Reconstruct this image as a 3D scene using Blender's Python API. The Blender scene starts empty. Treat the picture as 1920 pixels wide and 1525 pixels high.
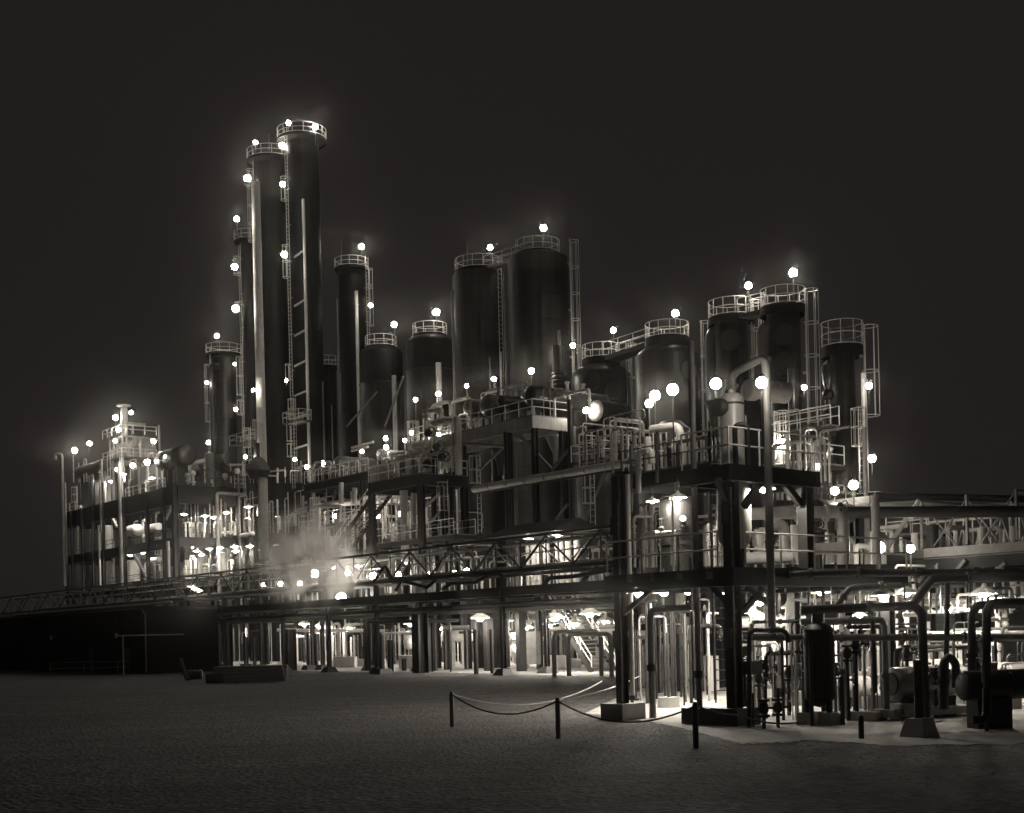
import bpy, math, random
from mathutils import Vector as V, Matrix

# ------------------------------------------------------------------ camera, sky, exposure
SC = bpy.context.scene
COL = SC.collection
F, HZ, CX, RO, CAMZ = 2400.0, 1188.0, 960.0, 0.0235, 2.5   # focal length and horizon in photo pixels, camera tilt, eye height
cam_d = bpy.data.cameras.new('camera')
cam_d.sensor_width = 36.0
cam_d.lens = 36.0 * F / 1920.0
cam_d.shift_y = (HZ - 762.5) / 1920.0
cam_d.clip_start, cam_d.clip_end = 0.5, 3000.0
cam = bpy.data.objects.new('camera', cam_d)
COL.objects.link(cam)
cam.matrix_world = Matrix.Translation((0, 0, CAMZ)) @ Matrix.Rotation(math.pi / 2, 4, 'X') @ Matrix.Rotation(-RO, 4, 'Z')
SC.camera = cam

wd = bpy.data.worlds.new('World')
SC.world = wd
wd.use_nodes = True
bg = wd.node_tree.nodes['Background']
bg.inputs[0].default_value = (1.0, 0.87, 0.83, 1)      # night sky, the warm black of the print
bg.inputs[1].default_value = 0.0145
vs = SC.view_settings
vs.view_transform = 'Standard'
vs.look = 'None'
vs.exposure = 0.0
vs.gamma = 1.0
SC.render.engine = 'CYCLES'
cy = SC.cycles
cy.use_denoising = True
cy.max_bounces = 5
cy.diffuse_bounces = 3
cy.glossy_bounces = 2
cy.volume_bounces = 2
cy.transparent_max_bounces = 4
cy.caustics_reflective = False
cy.caustics_refractive = False
cy.sample_clamp_indirect = 3.0
cy.sample_clamp_direct = 0.0
cy.use_light_tree = True
cy.volume_step_rate = 1.0

GLOBE, BULB = 120.0, 700.0       # radiance of the lamp globes and of the bulbs under shades

# ------------------------------------------------------------------ plant axes and photo-to-place helpers
E1 = V((0.6226, -0.7825, 0))     # along the plant, towards the camera's right
E2 = V((0.7825, 0.6226, 0))      # into the plant
UP = V((0, 0, 1))
O = V((0, 76, 0))


def UV(px, py):
    u, v = px - CX, py - HZ
    return u - RO * v, v + RO * u


def W(s, t, z=0.0):
    return O + E1 * s + E2 * t + UP * z


def ST(p):
    d = p - O
    return d.dot(E1), d.dot(E2)


def D(px, py, Y):
    u, v = UV(px, py)
    return V((u * Y / F, Y, CAMZ - v * Y / F))


def A(px, py, t):                # on the row of the plant at depth t
    u, v = UV(px, py)
    return D(px, py, (t + O.dot(E2)) / (E2.x * u / F + E2.y))


def B(px, py, s):                # on the cross line of the plant at s
    u, v = UV(px, py)
    return D(px, py, (s + O.dot(E1)) / (E1.x * u / F + E1.y))


def G(px, py):                   # on the ground
    u, v = UV(px, py)
    return D(px, py, F * CAMZ / v)


def ppm(p):
    return F / p.y


# ------------------------------------------------------------------ materials
def mat(name, col, rough=0.6, metal=0.0, var=0.25, scale=1.5, streak=1.0, bump=0.0, bscale=20.0, bdist=0.02, spec=0.5):
    m = bpy.data.materials.new(name)
    m.use_nodes = True
    nt = m.node_tree
    b = nt.nodes['Principled BSDF']
    b.inputs['Roughness'].default_value = rough
    b.inputs['Metallic'].default_value = metal
    b.inputs['Specular IOR Level'].default_value = spec
    tc = nt.nodes.new('ShaderNodeTexCoord')
    mp = nt.nodes.new('ShaderNodeMapping')
    mp.inputs['Scale'].default_value = (1, 1, streak)
    nt.links.new(tc.outputs['Object'], mp.inputs[0])
    nz = nt.nodes.new('ShaderNodeTexNoise')
    nz.inputs['Scale'].default_value = scale
    nz.inputs['Detail'].default_value = 7
    nz.inputs['Roughness'].default_value = 0.65
    nt.links.new(mp.outputs[0], nz.inputs['Vector'])
    rp = nt.nodes.new('ShaderNodeValToRGB')
    rp.color_ramp.elements[0].position = 0.3
    rp.color_ramp.elements[1].position = 0.7
    w = (1.0, 0.965, 0.91)
    for e, k in zip(rp.color_ramp.elements, (1 - var, 1 + var)):
        e.color = tuple(min(0.9, col * k * c) for c in w) + (1,)
    nt.links.new(nz.outputs['Fac'], rp.inputs[0])
    nt.links.new(rp.outputs[0], b.inputs['Base Color'])
    rr = nt.nodes.new('ShaderNodeMapRange')
    rr.inputs['To Min'].default_value = max(0.08, rough - 0.15)
    rr.inputs['To Max'].default_value = min(1, rough + 0.15)
    nt.links.new(nz.outputs['Fac'], rr.inputs[0])
    nt.links.new(rr.outputs[0], b.inputs['Roughness'])
    if bump:
        n2 = nt.nodes.new('ShaderNodeTexNoise')
        n2.inputs['Scale'].default_value = bscale
        n2.inputs['Detail'].default_value = 5
        nt.links.new(tc.outputs['Object'], n2.inputs['Vector'])
        bp = nt.nodes.new('ShaderNodeBump')
        bp.inputs['Strength'].default_value = bump
        bp.inputs['Distance'].default_value = bdist
        nt.links.new(n2.outputs['Fac'], bp.inputs['Height'])
        nt.links.new(bp.outputs[0], b.inputs['Normal'])
    return m


def emis(name, strength, col=(1.0, 0.925, 0.81)):
    m = bpy.data.materials.new(name)
    m.use_nodes = True
    nt = m.node_tree
    nt.nodes.clear()
    e = nt.nodes.new('ShaderNodeEmission')
    e.inputs[0].default_value = col + (1,)
    e.inputs[1].default_value = strength
    o = nt.nodes.new('ShaderNodeOutputMaterial')
    nt.links.new(e.outputs[0], o.inputs[0])
    return m


M = dict(
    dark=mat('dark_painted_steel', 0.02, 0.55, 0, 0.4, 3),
    black=mat('tarry_black_paint', 0.011, 0.5, 0, 0.4, 3, spec=0.3),
    shed=mat('black_shed_boards', 0.005, 0.8, 0, 0.4, 3, spec=0.1),
    apron=mat('stained_apron', 0.2, 0.9, 0, 0.5, 0.5, 1, 0.3, 9, 0.015),
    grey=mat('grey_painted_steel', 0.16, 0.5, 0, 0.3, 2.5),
    rail=mat('galvanised_rail', 0.72, 0.45, 0.0, 0.12, 6),
    silver=mat('aluminium_paint', 0.17, 0.34, 0.3, 0.28, 0.9, 0.25, 0.05, 2.0, 0.05),
    dull=mat('weathered_aluminium_jacket', 0.045, 0.36, 0.25, 0.4, 0.7, 0.2, 0.05, 2.0, 0.05),
    tower=mat('tower_dark_shell', 0.010, 0.55, 0.0, 0.35, 0.6, 0.15, spec=0.14),
    white=mat('white_pipe_insulation', 0.62, 0.6, 0, 0.2, 2.2, 0.5, 0.15, 9, 0.02),
    pale=mat('pale_pipe_jacket', 0.42, 0.45, 0.15, 0.25, 1.8, 0.4, 0.1, 6, 0.02),
    conc=mat('concrete', 0.36, 0.85, 0, 0.25, 1.2, 1, 0.25, 14, 0.02),
    slab=mat('yard_concrete', 0.38, 0.9, 0, 0.45, 0.5, 1, 0.3, 9, 0.015),
    enamel=mat('white_enamel', 0.75, 0.35, 0, 0.06, 4),
    wood=mat('weathered_timber', 0.10, 0.8, 0, 0.4, 4, 6, 0.3, 20, 0.02),
    panel=mat('pale_panel', 0.5, 0.55, 0, 0.2, 1.2, 0.3),
    silo=mat('silo_dull_paint', 0.035, 0.45, 0.0, 0.35, 0.5, 0.2, spec=0.3),
    stack=mat('stack_pale_paint', 0.72, 0.7, 0, 0.15, 3, 0.6, 0.2, 12, 0.02),
    rust=mat('rusty_bolt_steel', 0.06, 0.7, 0, 0.4, 8),
    globe=emis('lamp_globe_light', GLOBE),
    bulb=emis('lamp_bulb_light', BULB),
)


def gravel_mat():
    m = mat('gravel', 0.095, 0.95, 0, 0.4, 0.16, 1)
    nt = m.node_tree
    b = nt.nodes['Principled BSDF']
    tc = nt.nodes.new('ShaderNodeTexCoord')
    vo = nt.nodes.new('ShaderNodeTexVoronoi')
    vo.inputs['Scale'].default_value = 9.0
    n2 = nt.nodes.new('ShaderNodeTexNoise')
    n2.inputs['Scale'].default_value = 2.2
    n2.inputs['Detail'].default_value = 8
    mx = nt.nodes.new('ShaderNodeMath')
    mx.operation = 'ADD'
    for n in (vo, n2):
        nt.links.new(tc.outputs['Object'], n.inputs['Vector'])
    nt.links.new(vo.outputs['Distance'], mx.inputs[0])
    nt.links.new(n2.outputs['Fac'], mx.inputs[1])
    bp = nt.nodes.new('ShaderNodeBump')
    bp.inputs['Strength'].default_value = 0.9
    bp.inputs['Distance'].default_value = 0.055
    nt.links.new(mx.outputs[0], bp.inputs['Height'])
    nt.links.new(bp.outputs[0], b.inputs['Normal'])
    # stones of lighter and darker colour
    v2 = nt.nodes.new('ShaderNodeTexVoronoi')
    v2.inputs['Scale'].default_value = 7.0
    nt.links.new(tc.outputs['Object'], v2.inputs['Vector'])
    sp = nt.nodes.new('ShaderNodeSeparateColor')
    nt.links.new(v2.outputs['Color'], sp.inputs[0])
    mr = nt.nodes.new('ShaderNodeMapRange')
    mr.inputs['To Min'].default_value = 0.45
    mr.inputs['To Max'].default_value = 1.5
    nt.links.new(sp.outputs[0], mr.inputs[0])
    mm = nt.nodes.new('ShaderNodeVectorMath')
    mm.operation = 'SCALE'
    old = b.inputs['Base Color'].links[0].from_socket
    nt.links.new(old, mm.inputs[0])
    nt.links.new(mr.outputs[0], mm.inputs['Scale'])
    wv = nt.nodes.new('ShaderNodeTexWave')           # old tyre tracks curving over the yard
    wv.wave_type = 'RINGS'
    wv.rings_direction = 'Z'
    wv.inputs['Scale'].default_value = 0.11
    wv.inputs['Distortion'].default_value = 3.0
    wv.inputs['Detail'].default_value = 3.0
    wv.inputs['Detail Scale'].default_value = 0.25
    nt.links.new(tc.outputs['Object'], wv.inputs['Vector'])
    wr = nt.nodes.new('ShaderNodeMapRange')
    wr.inputs['From Min'].default_value = 0.55
    wr.inputs['From Max'].default_value = 1.0
    wr.inputs['To Min'].default_value = 1.03
    wr.inputs['To Max'].default_value = 0.82
    nt.links.new(wv.outputs['Fac'], wr.inputs[0])
    m3 = nt.nodes.new('ShaderNodeVectorMath')
    m3.operation = 'SCALE'
    nt.links.new(mm.outputs[0], m3.inputs[0])
    nt.links.new(wr.outputs[0], m3.inputs['Scale'])
    nt.links.new(m3.outputs[0], b.inputs['Base Color'])
    return m


def brick_mat():
    m = mat('pale_brick', 0.36, 0.8)
    nt = m.node_tree
    b = nt.nodes['Principled BSDF']
    tc = nt.nodes.new('ShaderNodeTexCoord')
    mp = nt.nodes.new('ShaderNodeMapping')
    mp.inputs['Rotation'].default_value = (math.pi / 2, 0, 0)
    br = nt.nodes.new('ShaderNodeTexBrick')
    br.inputs['Scale'].default_value = 2.2
    br.inputs['Color1'].default_value = (0.17, 0.16, 0.145, 1)
    br.inputs['Color2'].default_value = (0.12, 0.115, 0.105, 1)
    br.inputs['Mortar'].default_value = (0.07, 0.115, 0.105, 1)
    nt.links.new(tc.outputs['Object'], mp.inputs[0])
    nt.links.new(mp.outputs[0], br.inputs['Vector'])
    nt.links.new(br.outputs['Color'], b.inputs['Base Color'])
    return m


def plated(src, name, vs=0.30):
    # the same paint on welded plates: courses round the shell, each plate a little different
    m = M[src].copy()
    m.name = name
    nt = m.node_tree
    b = nt.nodes['Principled BSDF']
    tc = nt.nodes.new('ShaderNodeTexCoord')
    sp = nt.nodes.new('ShaderNodeSeparateXYZ')
    nt.links.new(tc.outputs['Object'], sp.inputs[0])
    at = nt.nodes.new('ShaderNodeMath')
    at.operation = 'ARCTAN2'
    nt.links.new(sp.outputs['Y'], at.inputs[0])
    nt.links.new(sp.outputs['X'], at.inputs[1])
    sc = nt.nodes.new('ShaderNodeMath')
    sc.operation = 'MULTIPLY'
    sc.inputs[1].default_value = 3.2
    nt.links.new(at.outputs[0], sc.inputs[0])
    cb = nt.nodes.new('ShaderNodeCombineXYZ')
    nt.links.new(sc.outputs[0], cb.inputs['X'])
    nt.links.new(sp.outputs['Z'], cb.inputs['Y'])
    br = nt.nodes.new('ShaderNodeTexBrick')
    br.inputs['Scale'].default_value = vs
    br.inputs['Mortar Size'].default_value = 0.012
    br.inputs['Brick Width'].default_value = 1.0
    br.inputs['Row Height'].default_value = 0.62
    br.inputs['Color1'].default_value = (0.7, 0.7, 0.7, 1)
    br.inputs['Color2'].default_value = (1.15, 1.15, 1.15, 1)
    br.inputs['Mortar'].default_value = (0.45, 0.45, 0.45, 1)
    nt.links.new(cb.outputs[0], br.inputs['Vector'])
    # rust and rain streaks
    mp = nt.nodes.new('ShaderNodeMapping')
    mp.inputs['Scale'].default_value = (1.6, 1.6, 0.07)
    nt.links.new(tc.outputs['Object'], mp.inputs[0])
    nz = nt.nodes.new('ShaderNodeTexNoise')
    nz.inputs['Scale'].default_value = 1.6
    nz.inputs['Detail'].default_value = 8
    nt.links.new(mp.outputs[0], nz.inputs['Vector'])
    mr = nt.nodes.new('ShaderNodeMapRange')
    mr.inputs['From Min'].default_value = 0.35
    mr.inputs['From Max'].default_value = 0.65
    mr.inputs['To Min'].default_value = 0.55
    mr.inputs['To Max'].default_value = 1.25
    nt.links.new(nz.outputs['Fac'], mr.inputs[0])
    old = b.inputs['Base Color'].links[0].from_socket
    m1 = nt.nodes.new('ShaderNodeVectorMath')
    m1.operation = 'MULTIPLY'
    nt.links.new(old, m1.inputs[0])
    nt.links.new(br.outputs['Color'], m1.inputs[1])
    m2 = nt.nodes.new('ShaderNodeVectorMath')
    m2.operation = 'SCALE'
    nt.links.new(m1.outputs[0], m2.inputs[0])
    nt.links.new(mr.outputs[0], m2.inputs['Scale'])
    nt.links.new(m2.outputs[0], b.inputs['Base Color'])
    bp = nt.nodes.new('ShaderNodeBump')
    bp.inputs['Strength'].default_value = 0.5
    bp.inputs['Distance'].default_value = 0.04
    bp.invert = True
    nt.links.new(br.outputs['Fac'], bp.inputs['Height'])
    n0 = nt.nodes.new('ShaderNodeTexNoise')
    n0.inputs['Scale'].default_value = 0.9
    nt.links.new(tc.outputs['Object'], n0.inputs['Vector'])
    b2 = nt.nodes.new('ShaderNodeBump')
    b2.inputs['Strength'].default_value = 0.25
    b2.inputs['Distance'].default_value = 0.15
    nt.links.new(n0.outputs['Fac'], b2.inputs['Height'])
    nt.links.new(bp.outputs[0], b2.inputs['Normal'])
    nt.links.new(b2.outputs[0], b.inputs['Normal'])
    M[name] = m


for q in ('tower', 'silo', 'dull', 'silver'):
    plated(q, q + '_plate')
M['gravel'] = gravel_mat()
M['brick'] = brick_mat()


# ------------------------------------------------------------------ mesh building
def fillet(pts, rad):
    if len(pts) < 3 or not rad:
        return pts
    out = [pts[0]]
    for i in range(1, len(pts) - 1):
        p, a, b = pts[i], pts[i - 1] - pts[i], pts[i + 1] - pts[i]
        la, lb = a.length, b.length
        a, b = a / la, b / lb
        ang = a.angle(b)
        if ang > 3.0:
            out.append(p)
            continue
        d = min(rad / math.tan(ang / 2), la * 0.48, lb * 0.48)
        p0, p1 = p + a * d, p + b * d
        for k in range(6):
            q = k / 5
            out.append(p0.lerp(p, q).lerp(p.lerp(p1, q), q))
    out.append(pts[-1])
    return out


class MB:
    def __init__(s):
        s.v, s.f, s.sm = [], [], []

    def add(s, vs, fs, sm=False):
        o = len(s.v)
        s.v += [V(x) for x in vs]
        s.f += [tuple(i + o for i in f) for f in fs]
        s.sm += [sm] * len(fs)
        return s

    def hexa(s, c):
        return s.add(c, [(0, 3, 2, 1), (4, 5, 6, 7), (0, 1, 5, 4), (1, 2, 6, 5), (2, 3, 7, 6), (3, 0, 4, 7)])

    def bx(s, s0, s1, t0, t1, z0, z1):
        return s.hexa([W(a, b, z) for z in (z0, z1) for a, b in ((s0, t0), (s1, t0), (s1, t1), (s0, t1))])

    def cube(s, c, a, b, h):            # centred on c (plan), base at c.z
        x, y = ST(c)
        return s.bx(x - a / 2, x + a / 2, y - b / 2, y + b / 2, c.z, c.z + h)

    def frus(s, c, a, b, h):            # block narrowing from a to b
        x, y = ST(c)
        q = lambda r, z: [W(x - r, y - r, z), W(x + r, y - r, z), W(x + r, y + r, z), W(x - r, y + r, z)]
        return s.hexa(q(a / 2, c.z) + q(b / 2, c.z + h))

    def bar(s, p, q, w, h=None):
        h = h or w
        d = (q - p).normalized()
        u = d.cross(UP)
        u = E1.copy() if u.length < 1e-3 else u.normalized()
        n = u.cross(d).normalized()
        u, n = u * w / 2, n * h / 2
        return s.hexa([p - u - n, p + u - n, p + u + n, p - u + n, q - u - n, q + u - n, q + u + n, q - u + n])

    def ibeam(s, p, q, w, h, t=0.025):
        d = (q - p).normalized()
        u = d.cross(UP)
        u = E1.copy() if u.length < 1e-3 else u.normalized()
        n = u.cross(d).normalized()
        for k in (-1, 1):
            c = n * (k * (h / 2 - t / 2))
            s.barn(p + c, q + c, u * w / 2, n * t / 2)
        return s.barn(p, q, u * t / 2, n * (h / 2 - t))

    def barn(s, p, q, u, n):
        return s.hexa([p - u - n, p + u - n, p + u + n, p - u + n, q - u - n, q + u - n, q + u + n, q - u + n])

    def tube(s, pts, r, n=8, fil=None, closed=False):
        pts = [V(p) for p in pts]
        if fil:
            pts = fillet(pts, fil)
        m = len(pts)
        rows, ref = [], None
        for i, p in enumerate(pts):
            a = pts[(i - 1) % m] if closed or i else pts[0]
            b = pts[(i + 1) % m] if closed or i < m - 1 else pts[-1]
            d = (b - a).normalized()
            if ref is None:
                ref = d.orthogonal()
            ref = (ref - d * ref.dot(d)).normalized()
            w = d.cross(ref)
            rows.append([p + (ref * math.cos(k * 2 * math.pi / n) + w * math.sin(k * 2 * math.pi / n)) * r for k in range(n)])
        vs = [x for rw in rows for x in rw]
        fs = []
        for i in range(m if closed else m - 1):
            j = (i + 1) % m
            for k in range(n):
                l = (k + 1) % n
                fs.append((i * n + k, i * n + l, j * n + l, j * n + k))
        s.add(vs, fs, True)
        if not closed:
            s.add(rows[0] + rows[-1], [tuple(range(n - 1, -1, -1)), tuple(range(n, 2 * n))])
        return s

    def ring(s, c, R, r, a0=0, a1=360, n=5, seg=32):
        full = abs(a1 - a0) >= 359
        k = seg if full else max(4, int(seg * abs(a1 - a0) / 360))
        pts = [c + V((math.cos(math.radians(a0 + (a1 - a0) * i / k)), math.sin(math.radians(a0 + (a1 - a0) * i / k)), 0)) * R for i in range(k + (0 if full else 1))]
        return s.tube(pts, r, n, None, full)

    def lathe(s, c, prof, n=24, ax=UP):
        ax = ax.normalized()
        x = ax.orthogonal().normalized()
        y = ax.cross(x)
        rows = []
        for r, a in prof:
            rows.append([c + ax * a + (x * math.cos(2 * math.pi * k / n) + y * math.sin(2 * math.pi * k / n)) * max(r, 1e-4) for k in range(n)])
        vs = [q for rw in rows for q in rw]
        fs = [(i * n + k, i * n + (k + 1) % n, (i + 1) * n + (k + 1) % n, (i + 1) * n + k) for i in range(len(prof) - 1) for k in range(n)]
        return s.add(vs, fs, True)

    def cyl(s, p, q, r, r2=None, n=16):
        L = (q - p).length
        r2 = r if r2 is None else r2
        s.lathe(p, [(r, 0), (r2, L)], n, q - p)
        s.lathe(p, [(0, 0), (r, 0)], n, q - p)
        return s.lathe(p, [(r2, L), (0, L)], n, q - p)

    def drum(s, p, q, r, n=24, head=0.5, bands=2):       # closed drum with dished heads and flange rings
        L = (q - p).length
        h = r * head
        pr = [(r * math.sin(i * math.pi / 12), h - h * math.cos(i * math.pi / 12)) for i in range(7)]
        for b in range(bands):
            a = h + (L - 2 * h) * (b + 0.5) / bands
            pr += [(r, a - 0.05), (r * 1.04, a - 0.04), (r * 1.04, a + 0.04), (r, a + 0.05)]
        pr += [(r * math.cos(i * math.pi / 12), L - h + h * math.sin(i * math.pi / 12)) for i in range(7)]
        return s.lathe(p, pr, n, q - p)

    def ball(s, c, r, n=12, m=7, sz=1.0):
        return s.lathe(c, [(r * math.sin(math.pi * i / m), -r * sz * math.cos(math.pi * i / m)) for i in range(m + 1)], n)

    def wheel(s, c, ax, r):                               # valve handwheel
        x = ax.orthogonal().normalized()
        y = ax.cross(x)
        s.tube([c + (x * math.cos(k * math.pi / 6) + y * math.sin(k * math.pi / 6)) * r for k in range(12)], r * 0.12, 5, None, True)
        for d in (x, y):
            s.bar(c - d * r, c + d * r, r * 0.12)
        return s

    def data(s, name, mt, org):
        me = bpy.data.meshes.new(name)
        me.from_pydata([tuple(p - org) for p in s.v], [], s.f)
        me.polygons.foreach_set('use_smooth', s.sm)
        me.materials.append(mt if not isinstance(mt, str) else M[mt])
        me.update()
        me.set_sharp_from_angle(angle=math.radians(38))
        return me

    def build(s, name, mt, par, label=None):              # as a part of par
        ob = bpy.data.objects.new(name, s.data(name, mt, ORG[par.name]))
        COL.objects.link(ob)
        ob.parent = par
        ORG[ob.name] = ORG[par.name]
        if label:
            ob['label'] = label
        return ob

    def solo(s, name, mt, label, cat, group=None, kind=None):   # as a thing of one mesh
        lo = V([min(p[i] for p in s.v) for i in range(3)])
        hi = V([max(p[i] for p in s.v) for i in range(3)])
        org = V(((lo.x + hi.x) / 2, (lo.y + hi.y) / 2, lo.z))
        ob = bpy.data.objects.new(name, s.data(name, mt, org))
        COL.objects.link(ob)
        ob.location = org
        ORG[ob.name] = org
        return tag(ob, label, cat, group, kind)


ORG = {}
USED = {}


def tag(ob, label, cat, group=None, kind=None):
    ob['label'] = label
    if cat:
        ob['category'] = cat
    if group:
        ob['group'] = group
    if kind:
        ob['kind'] = kind
    return ob


def thing(name, label, cat, loc, group=None, kind=None):
    ob = bpy.data.objects.new(name, None)
    ob.empty_display_size = 0.3
    COL.objects.link(ob)
    ob.location = loc
    ORG[ob.name] = V(loc)
    return tag(ob, label, cat, group, kind)


def struct(name, mb, mt, label):
    return mb.solo(name, mt, label, None, None, 'structure')


ORD = 'first second third fourth fifth sixth seventh eighth ninth tenth eleventh twelfth thirteenth fourteenth fifteenth sixteenth seventeenth eighteenth nineteenth twentieth'.split()


MASS = {}


def pipe(label, pts, r, mt='pale', fil=None, n=8, group=None, name='pipe', flanges=0, cat='pipe', mass=None):
    b = MASS.setdefault((mass, mt), MB()) if mass else MB()
    b.tube(pts, r, n, fil or 0)
    if flanges:
        for i in range(len(pts) - 1):
            p, q = pts[i], pts[i + 1]
            L = (q - p).length
            if L < 8 * r:
                continue
            k = max(1, int(L / flanges))
            for j in range(k):
                c = p.lerp(q, (j + 0.6) / k)
                d = (q - p).normalized()
                b.cyl(c - d * 0.05, c - d * 0.006, r * 1.5, None, n + 2).cyl(c + d * 0.006, c + d * 0.05, r * 1.5, None, n + 2)
                if r > .085 and c.y < 45:
                    x = d.orthogonal().normalized()
                    y = d.cross(x)
                    for a in range(8):
                        o = (x * math.cos(a * math.pi / 4) + y * math.sin(a * math.pi / 4)) * r * 1.33
                        b.cyl(c + o - d * .075, c + o + d * .075, r * .12, None, 5)
    return b if mass else b.solo(name, mt, label, cat, group)


def close_masses():
    for key in sorted({k[0] for k in MASS}):
        mts = [k[1] for k in MASS if k[0] == key]
        al, idx = MB(), []
        for i, mt in enumerate(mts):
            q = MASS[(key, mt)]
            o = len(al.v)
            al.v += q.v
            al.f += [tuple(j + o for j in f) for f in q.f]
            al.sm += q.sm
            idx += [i] * len(q.f)
        ob = al.solo('pipework', mts[0], key, None, None, 'stuff')
        for mt in mts[1:]:
            ob.data.materials.append(M[mt])
        ob.data.polygons.foreach_set('material_index', idx)


def railing(mb, pts, h=1.07, r=0.03, step=1.6, mid=True, toe=False):
    for i in range(len(pts) - 1):
        p, q = pts[i], pts[i + 1]
        n = max(1, int((q - p).length / step + 0.5))
        for k in range(n + 1):
            if k == 0 and i:
                continue
            c = p.lerp(q, k / n)
            mb.tube([c, c + UP * h], r, 5)
        for hh in (h, h * 0.52):
            mb.tube([p + UP * hh, q + UP * hh], r, 5)
        if toe:
            mb.bar(p + UP * 0.08, q + UP * 0.08, 0.015, 0.15)
    return mb


def crown(par, c, ro, z, rin=0.0, fas=0.35, h=1.07, rr=0.026, posts=12, a0=0, a1=360, pm='tower'):
    cz = V((c.x, c.y, z))
    mb = MB().lathe(cz, [(rin, 0), (ro, 0), (ro, -fas), (ro - 0.06, -fas), (ro - 0.06, -0.05), (rin, -0.05)], 36)
    mb.build('platform', pm, par)
    rb = MB()
    for hh in (h, h * 0.5, 0.06):
        rb.ring(cz + UP * hh, ro - 0.03, rr if hh > 0.1 else rr * 0.8, a0, a1)
    for k in range(posts + 1):
        if k == posts and a1 - a0 >= 359:
            break
        a = math.radians(a0 + (a1 - a0) * k / posts)
        p = cz + V((math.cos(a), math.sin(a), 0)) * (ro - 0.03)
        rb.tube([p, p + UP * h], rr, 5)
    rb.build('railing', 'rail', par)


def ladder(par, c, a, r, z0, z1, cages=(), w=0.5, rr=0.03, out=0.25, hoop=0.42):
    a = math.radians(a)
    n = V((math.cos(a), math.sin(a), 0))
    t = V((-n.y, n.x, 0))
    b = V((c.x, c.y, 0)) + n * (r + out)
    mb = MB()
    for k in (-1, 1):
        mb.tube([b + t * (k * w / 2) + UP * z0, b + t * (k * w / 2) + UP * (z1 + 1.0)], rr, 5)
    z = z0 + 0.2
    while z < z1:
        mb.tube([b - t * (w / 2) + UP * z, b + t * (w / 2) + UP * z], rr * 0.6, 4)
        z += 0.42
    z = z0 + 1
    while z < z1:
        for k in (-1, 1):
            mb.tube([b + t * (k * w / 2) + UP * z, b + t * (k * w / 2) - n * out + UP * z], rr * 0.8, 4)
        z += 4
    lo = mb.build('ladder', 'rail', par)
    for (c0, c1) in cages:
        cb = MB()
        deg = math.degrees(a)
        cc = b + n * 0.3
        k = max(1, int((c1 - c0) / 2.2 + 0.5))
        for i in range(k + 1):
            cb.ring(cc + UP * (c0 + (c1 - c0) * i / k), hoop, rr, deg - 150, deg + 150, 4, 20)
        for d in (-120, -60, 0, 60, 120):
            q = cc + V((math.cos(a + math.radians(d)), math.sin(a + math.radians(d)), 0)) * hoop
            cb.tube([q + UP * c0, q + UP * c1], rr * 0.85, 4)
        cb.build('cage', 'rail', lo)
    return lo


def shellprof(r, z0, z1, head, seams):
    pr = [(r, z0)]
    for i in range(seams):
        z = z0 + (z1 - z0) * (i + 1) / (seams + 1)
        pr += [(r, z - 0.06), (r + 0.035, z - 0.05), (r + 0.035, z + 0.05), (r, z + 0.06)]
    pr.append((r, z1))
    h = r * head
    if h:
        pr += [(r * math.cos(i * math.pi / 16), z1 + h * math.sin(i * math.pi / 16)) for i in range(1, 9)]
    else:
        pr.append((0, z1))
    return pr


def vessel(label, cx, yt, w, t, zb=0.0, head=0.3, mt='tower', seams=5, name='column_vessel', cat='column', group=None, at=None, n=32):
    c = A(cx, yt, t) if at is None else at
    r = w / 2 / ppm(c)
    z1 = c.z - r * head
    root = thing(name, label, cat, (c.x, c.y, zb), group)
    MB().lathe(V((c.x, c.y, 0)), shellprof(r, zb, z1, head, seams), n).build('shell', mt + '_plate' if mt + '_plate' in M else mt, root)
    return root, V((c.x, c.y, 0)), r, c.z


def nozzle(par, c, a, r, z, nr=0.25, L=0.5, mt='grey', name='nozzle'):
    a = math.radians(a)
    d = V((math.cos(a), math.sin(a), 0))
    p = V((c.x, c.y, z)) + d * (r - 0.1)
    MB().cyl(p, p + d * (L + 0.1), nr, None, 14).cyl(p + d * (L + 0.1), p + d * (L + 0.2), nr * 1.35, None, 14).build(name, mt, par)


# ------------------------------------------------------------------ lamps: two kinds, built once and copied
def proto_lamp():
    root = thing('globe_lamp', 'x', 'lamp', (0, 0, 0), 'globe lamps on poles')
    MB().cyl(V((0, 0, 0)), V((0, 0, 1)), 0.035, None, 8).build('pole', 'grey', root)
    z = V((0, 0, 0))
    MB().ball(z, 0.165, 14, 8, 1.0).build('globe', 'globe', root)
    MB().lathe(z, [(0.02, 0.27), (0.06, 0.24), (0.085, 0.165), (0.09, 0.148), (0.0, 0.15)], 12).build('cap', 'grey', root)
    MB().lathe(z, [(0.0, -0.24), (0.04, -0.24), (0.07, -0.158), (0.0, -0.155)], 12).build('socket', 'grey', root)
    return root


def proto_pendant():
    root = thing('pendant_lamp', 'x', 'lamp', (0, 0, 0), 'shaded pendant lamps')
    z = V((0, 0, 0))
    MB().lathe(z, [(0.04, 0.3), (0.08, 0.2), (0.16, 0.16), (0.34, 0.06), (0.36, 0.0), (0.35, 0.0), (0.33, 0.05), (0.15, 0.14), (0.0, 0.16)], 16).build('shade', 'enamel', root)
    MB().ball(V((0, 0, 0.02)), 0.13, 10, 6, 0.9).build('bulb', 'bulb', root)
    MB().tube([V((0, 0, 0.33)), V((0, 0, 0.75))], 0.02, 6).build('stem', 'grey', root)
    return root


PL, PP = proto_lamp(), proto_pendant()
KIDS = {PL.name: list(PL.children), PP.name: list(PP.children)}
FIRST = {}


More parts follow.
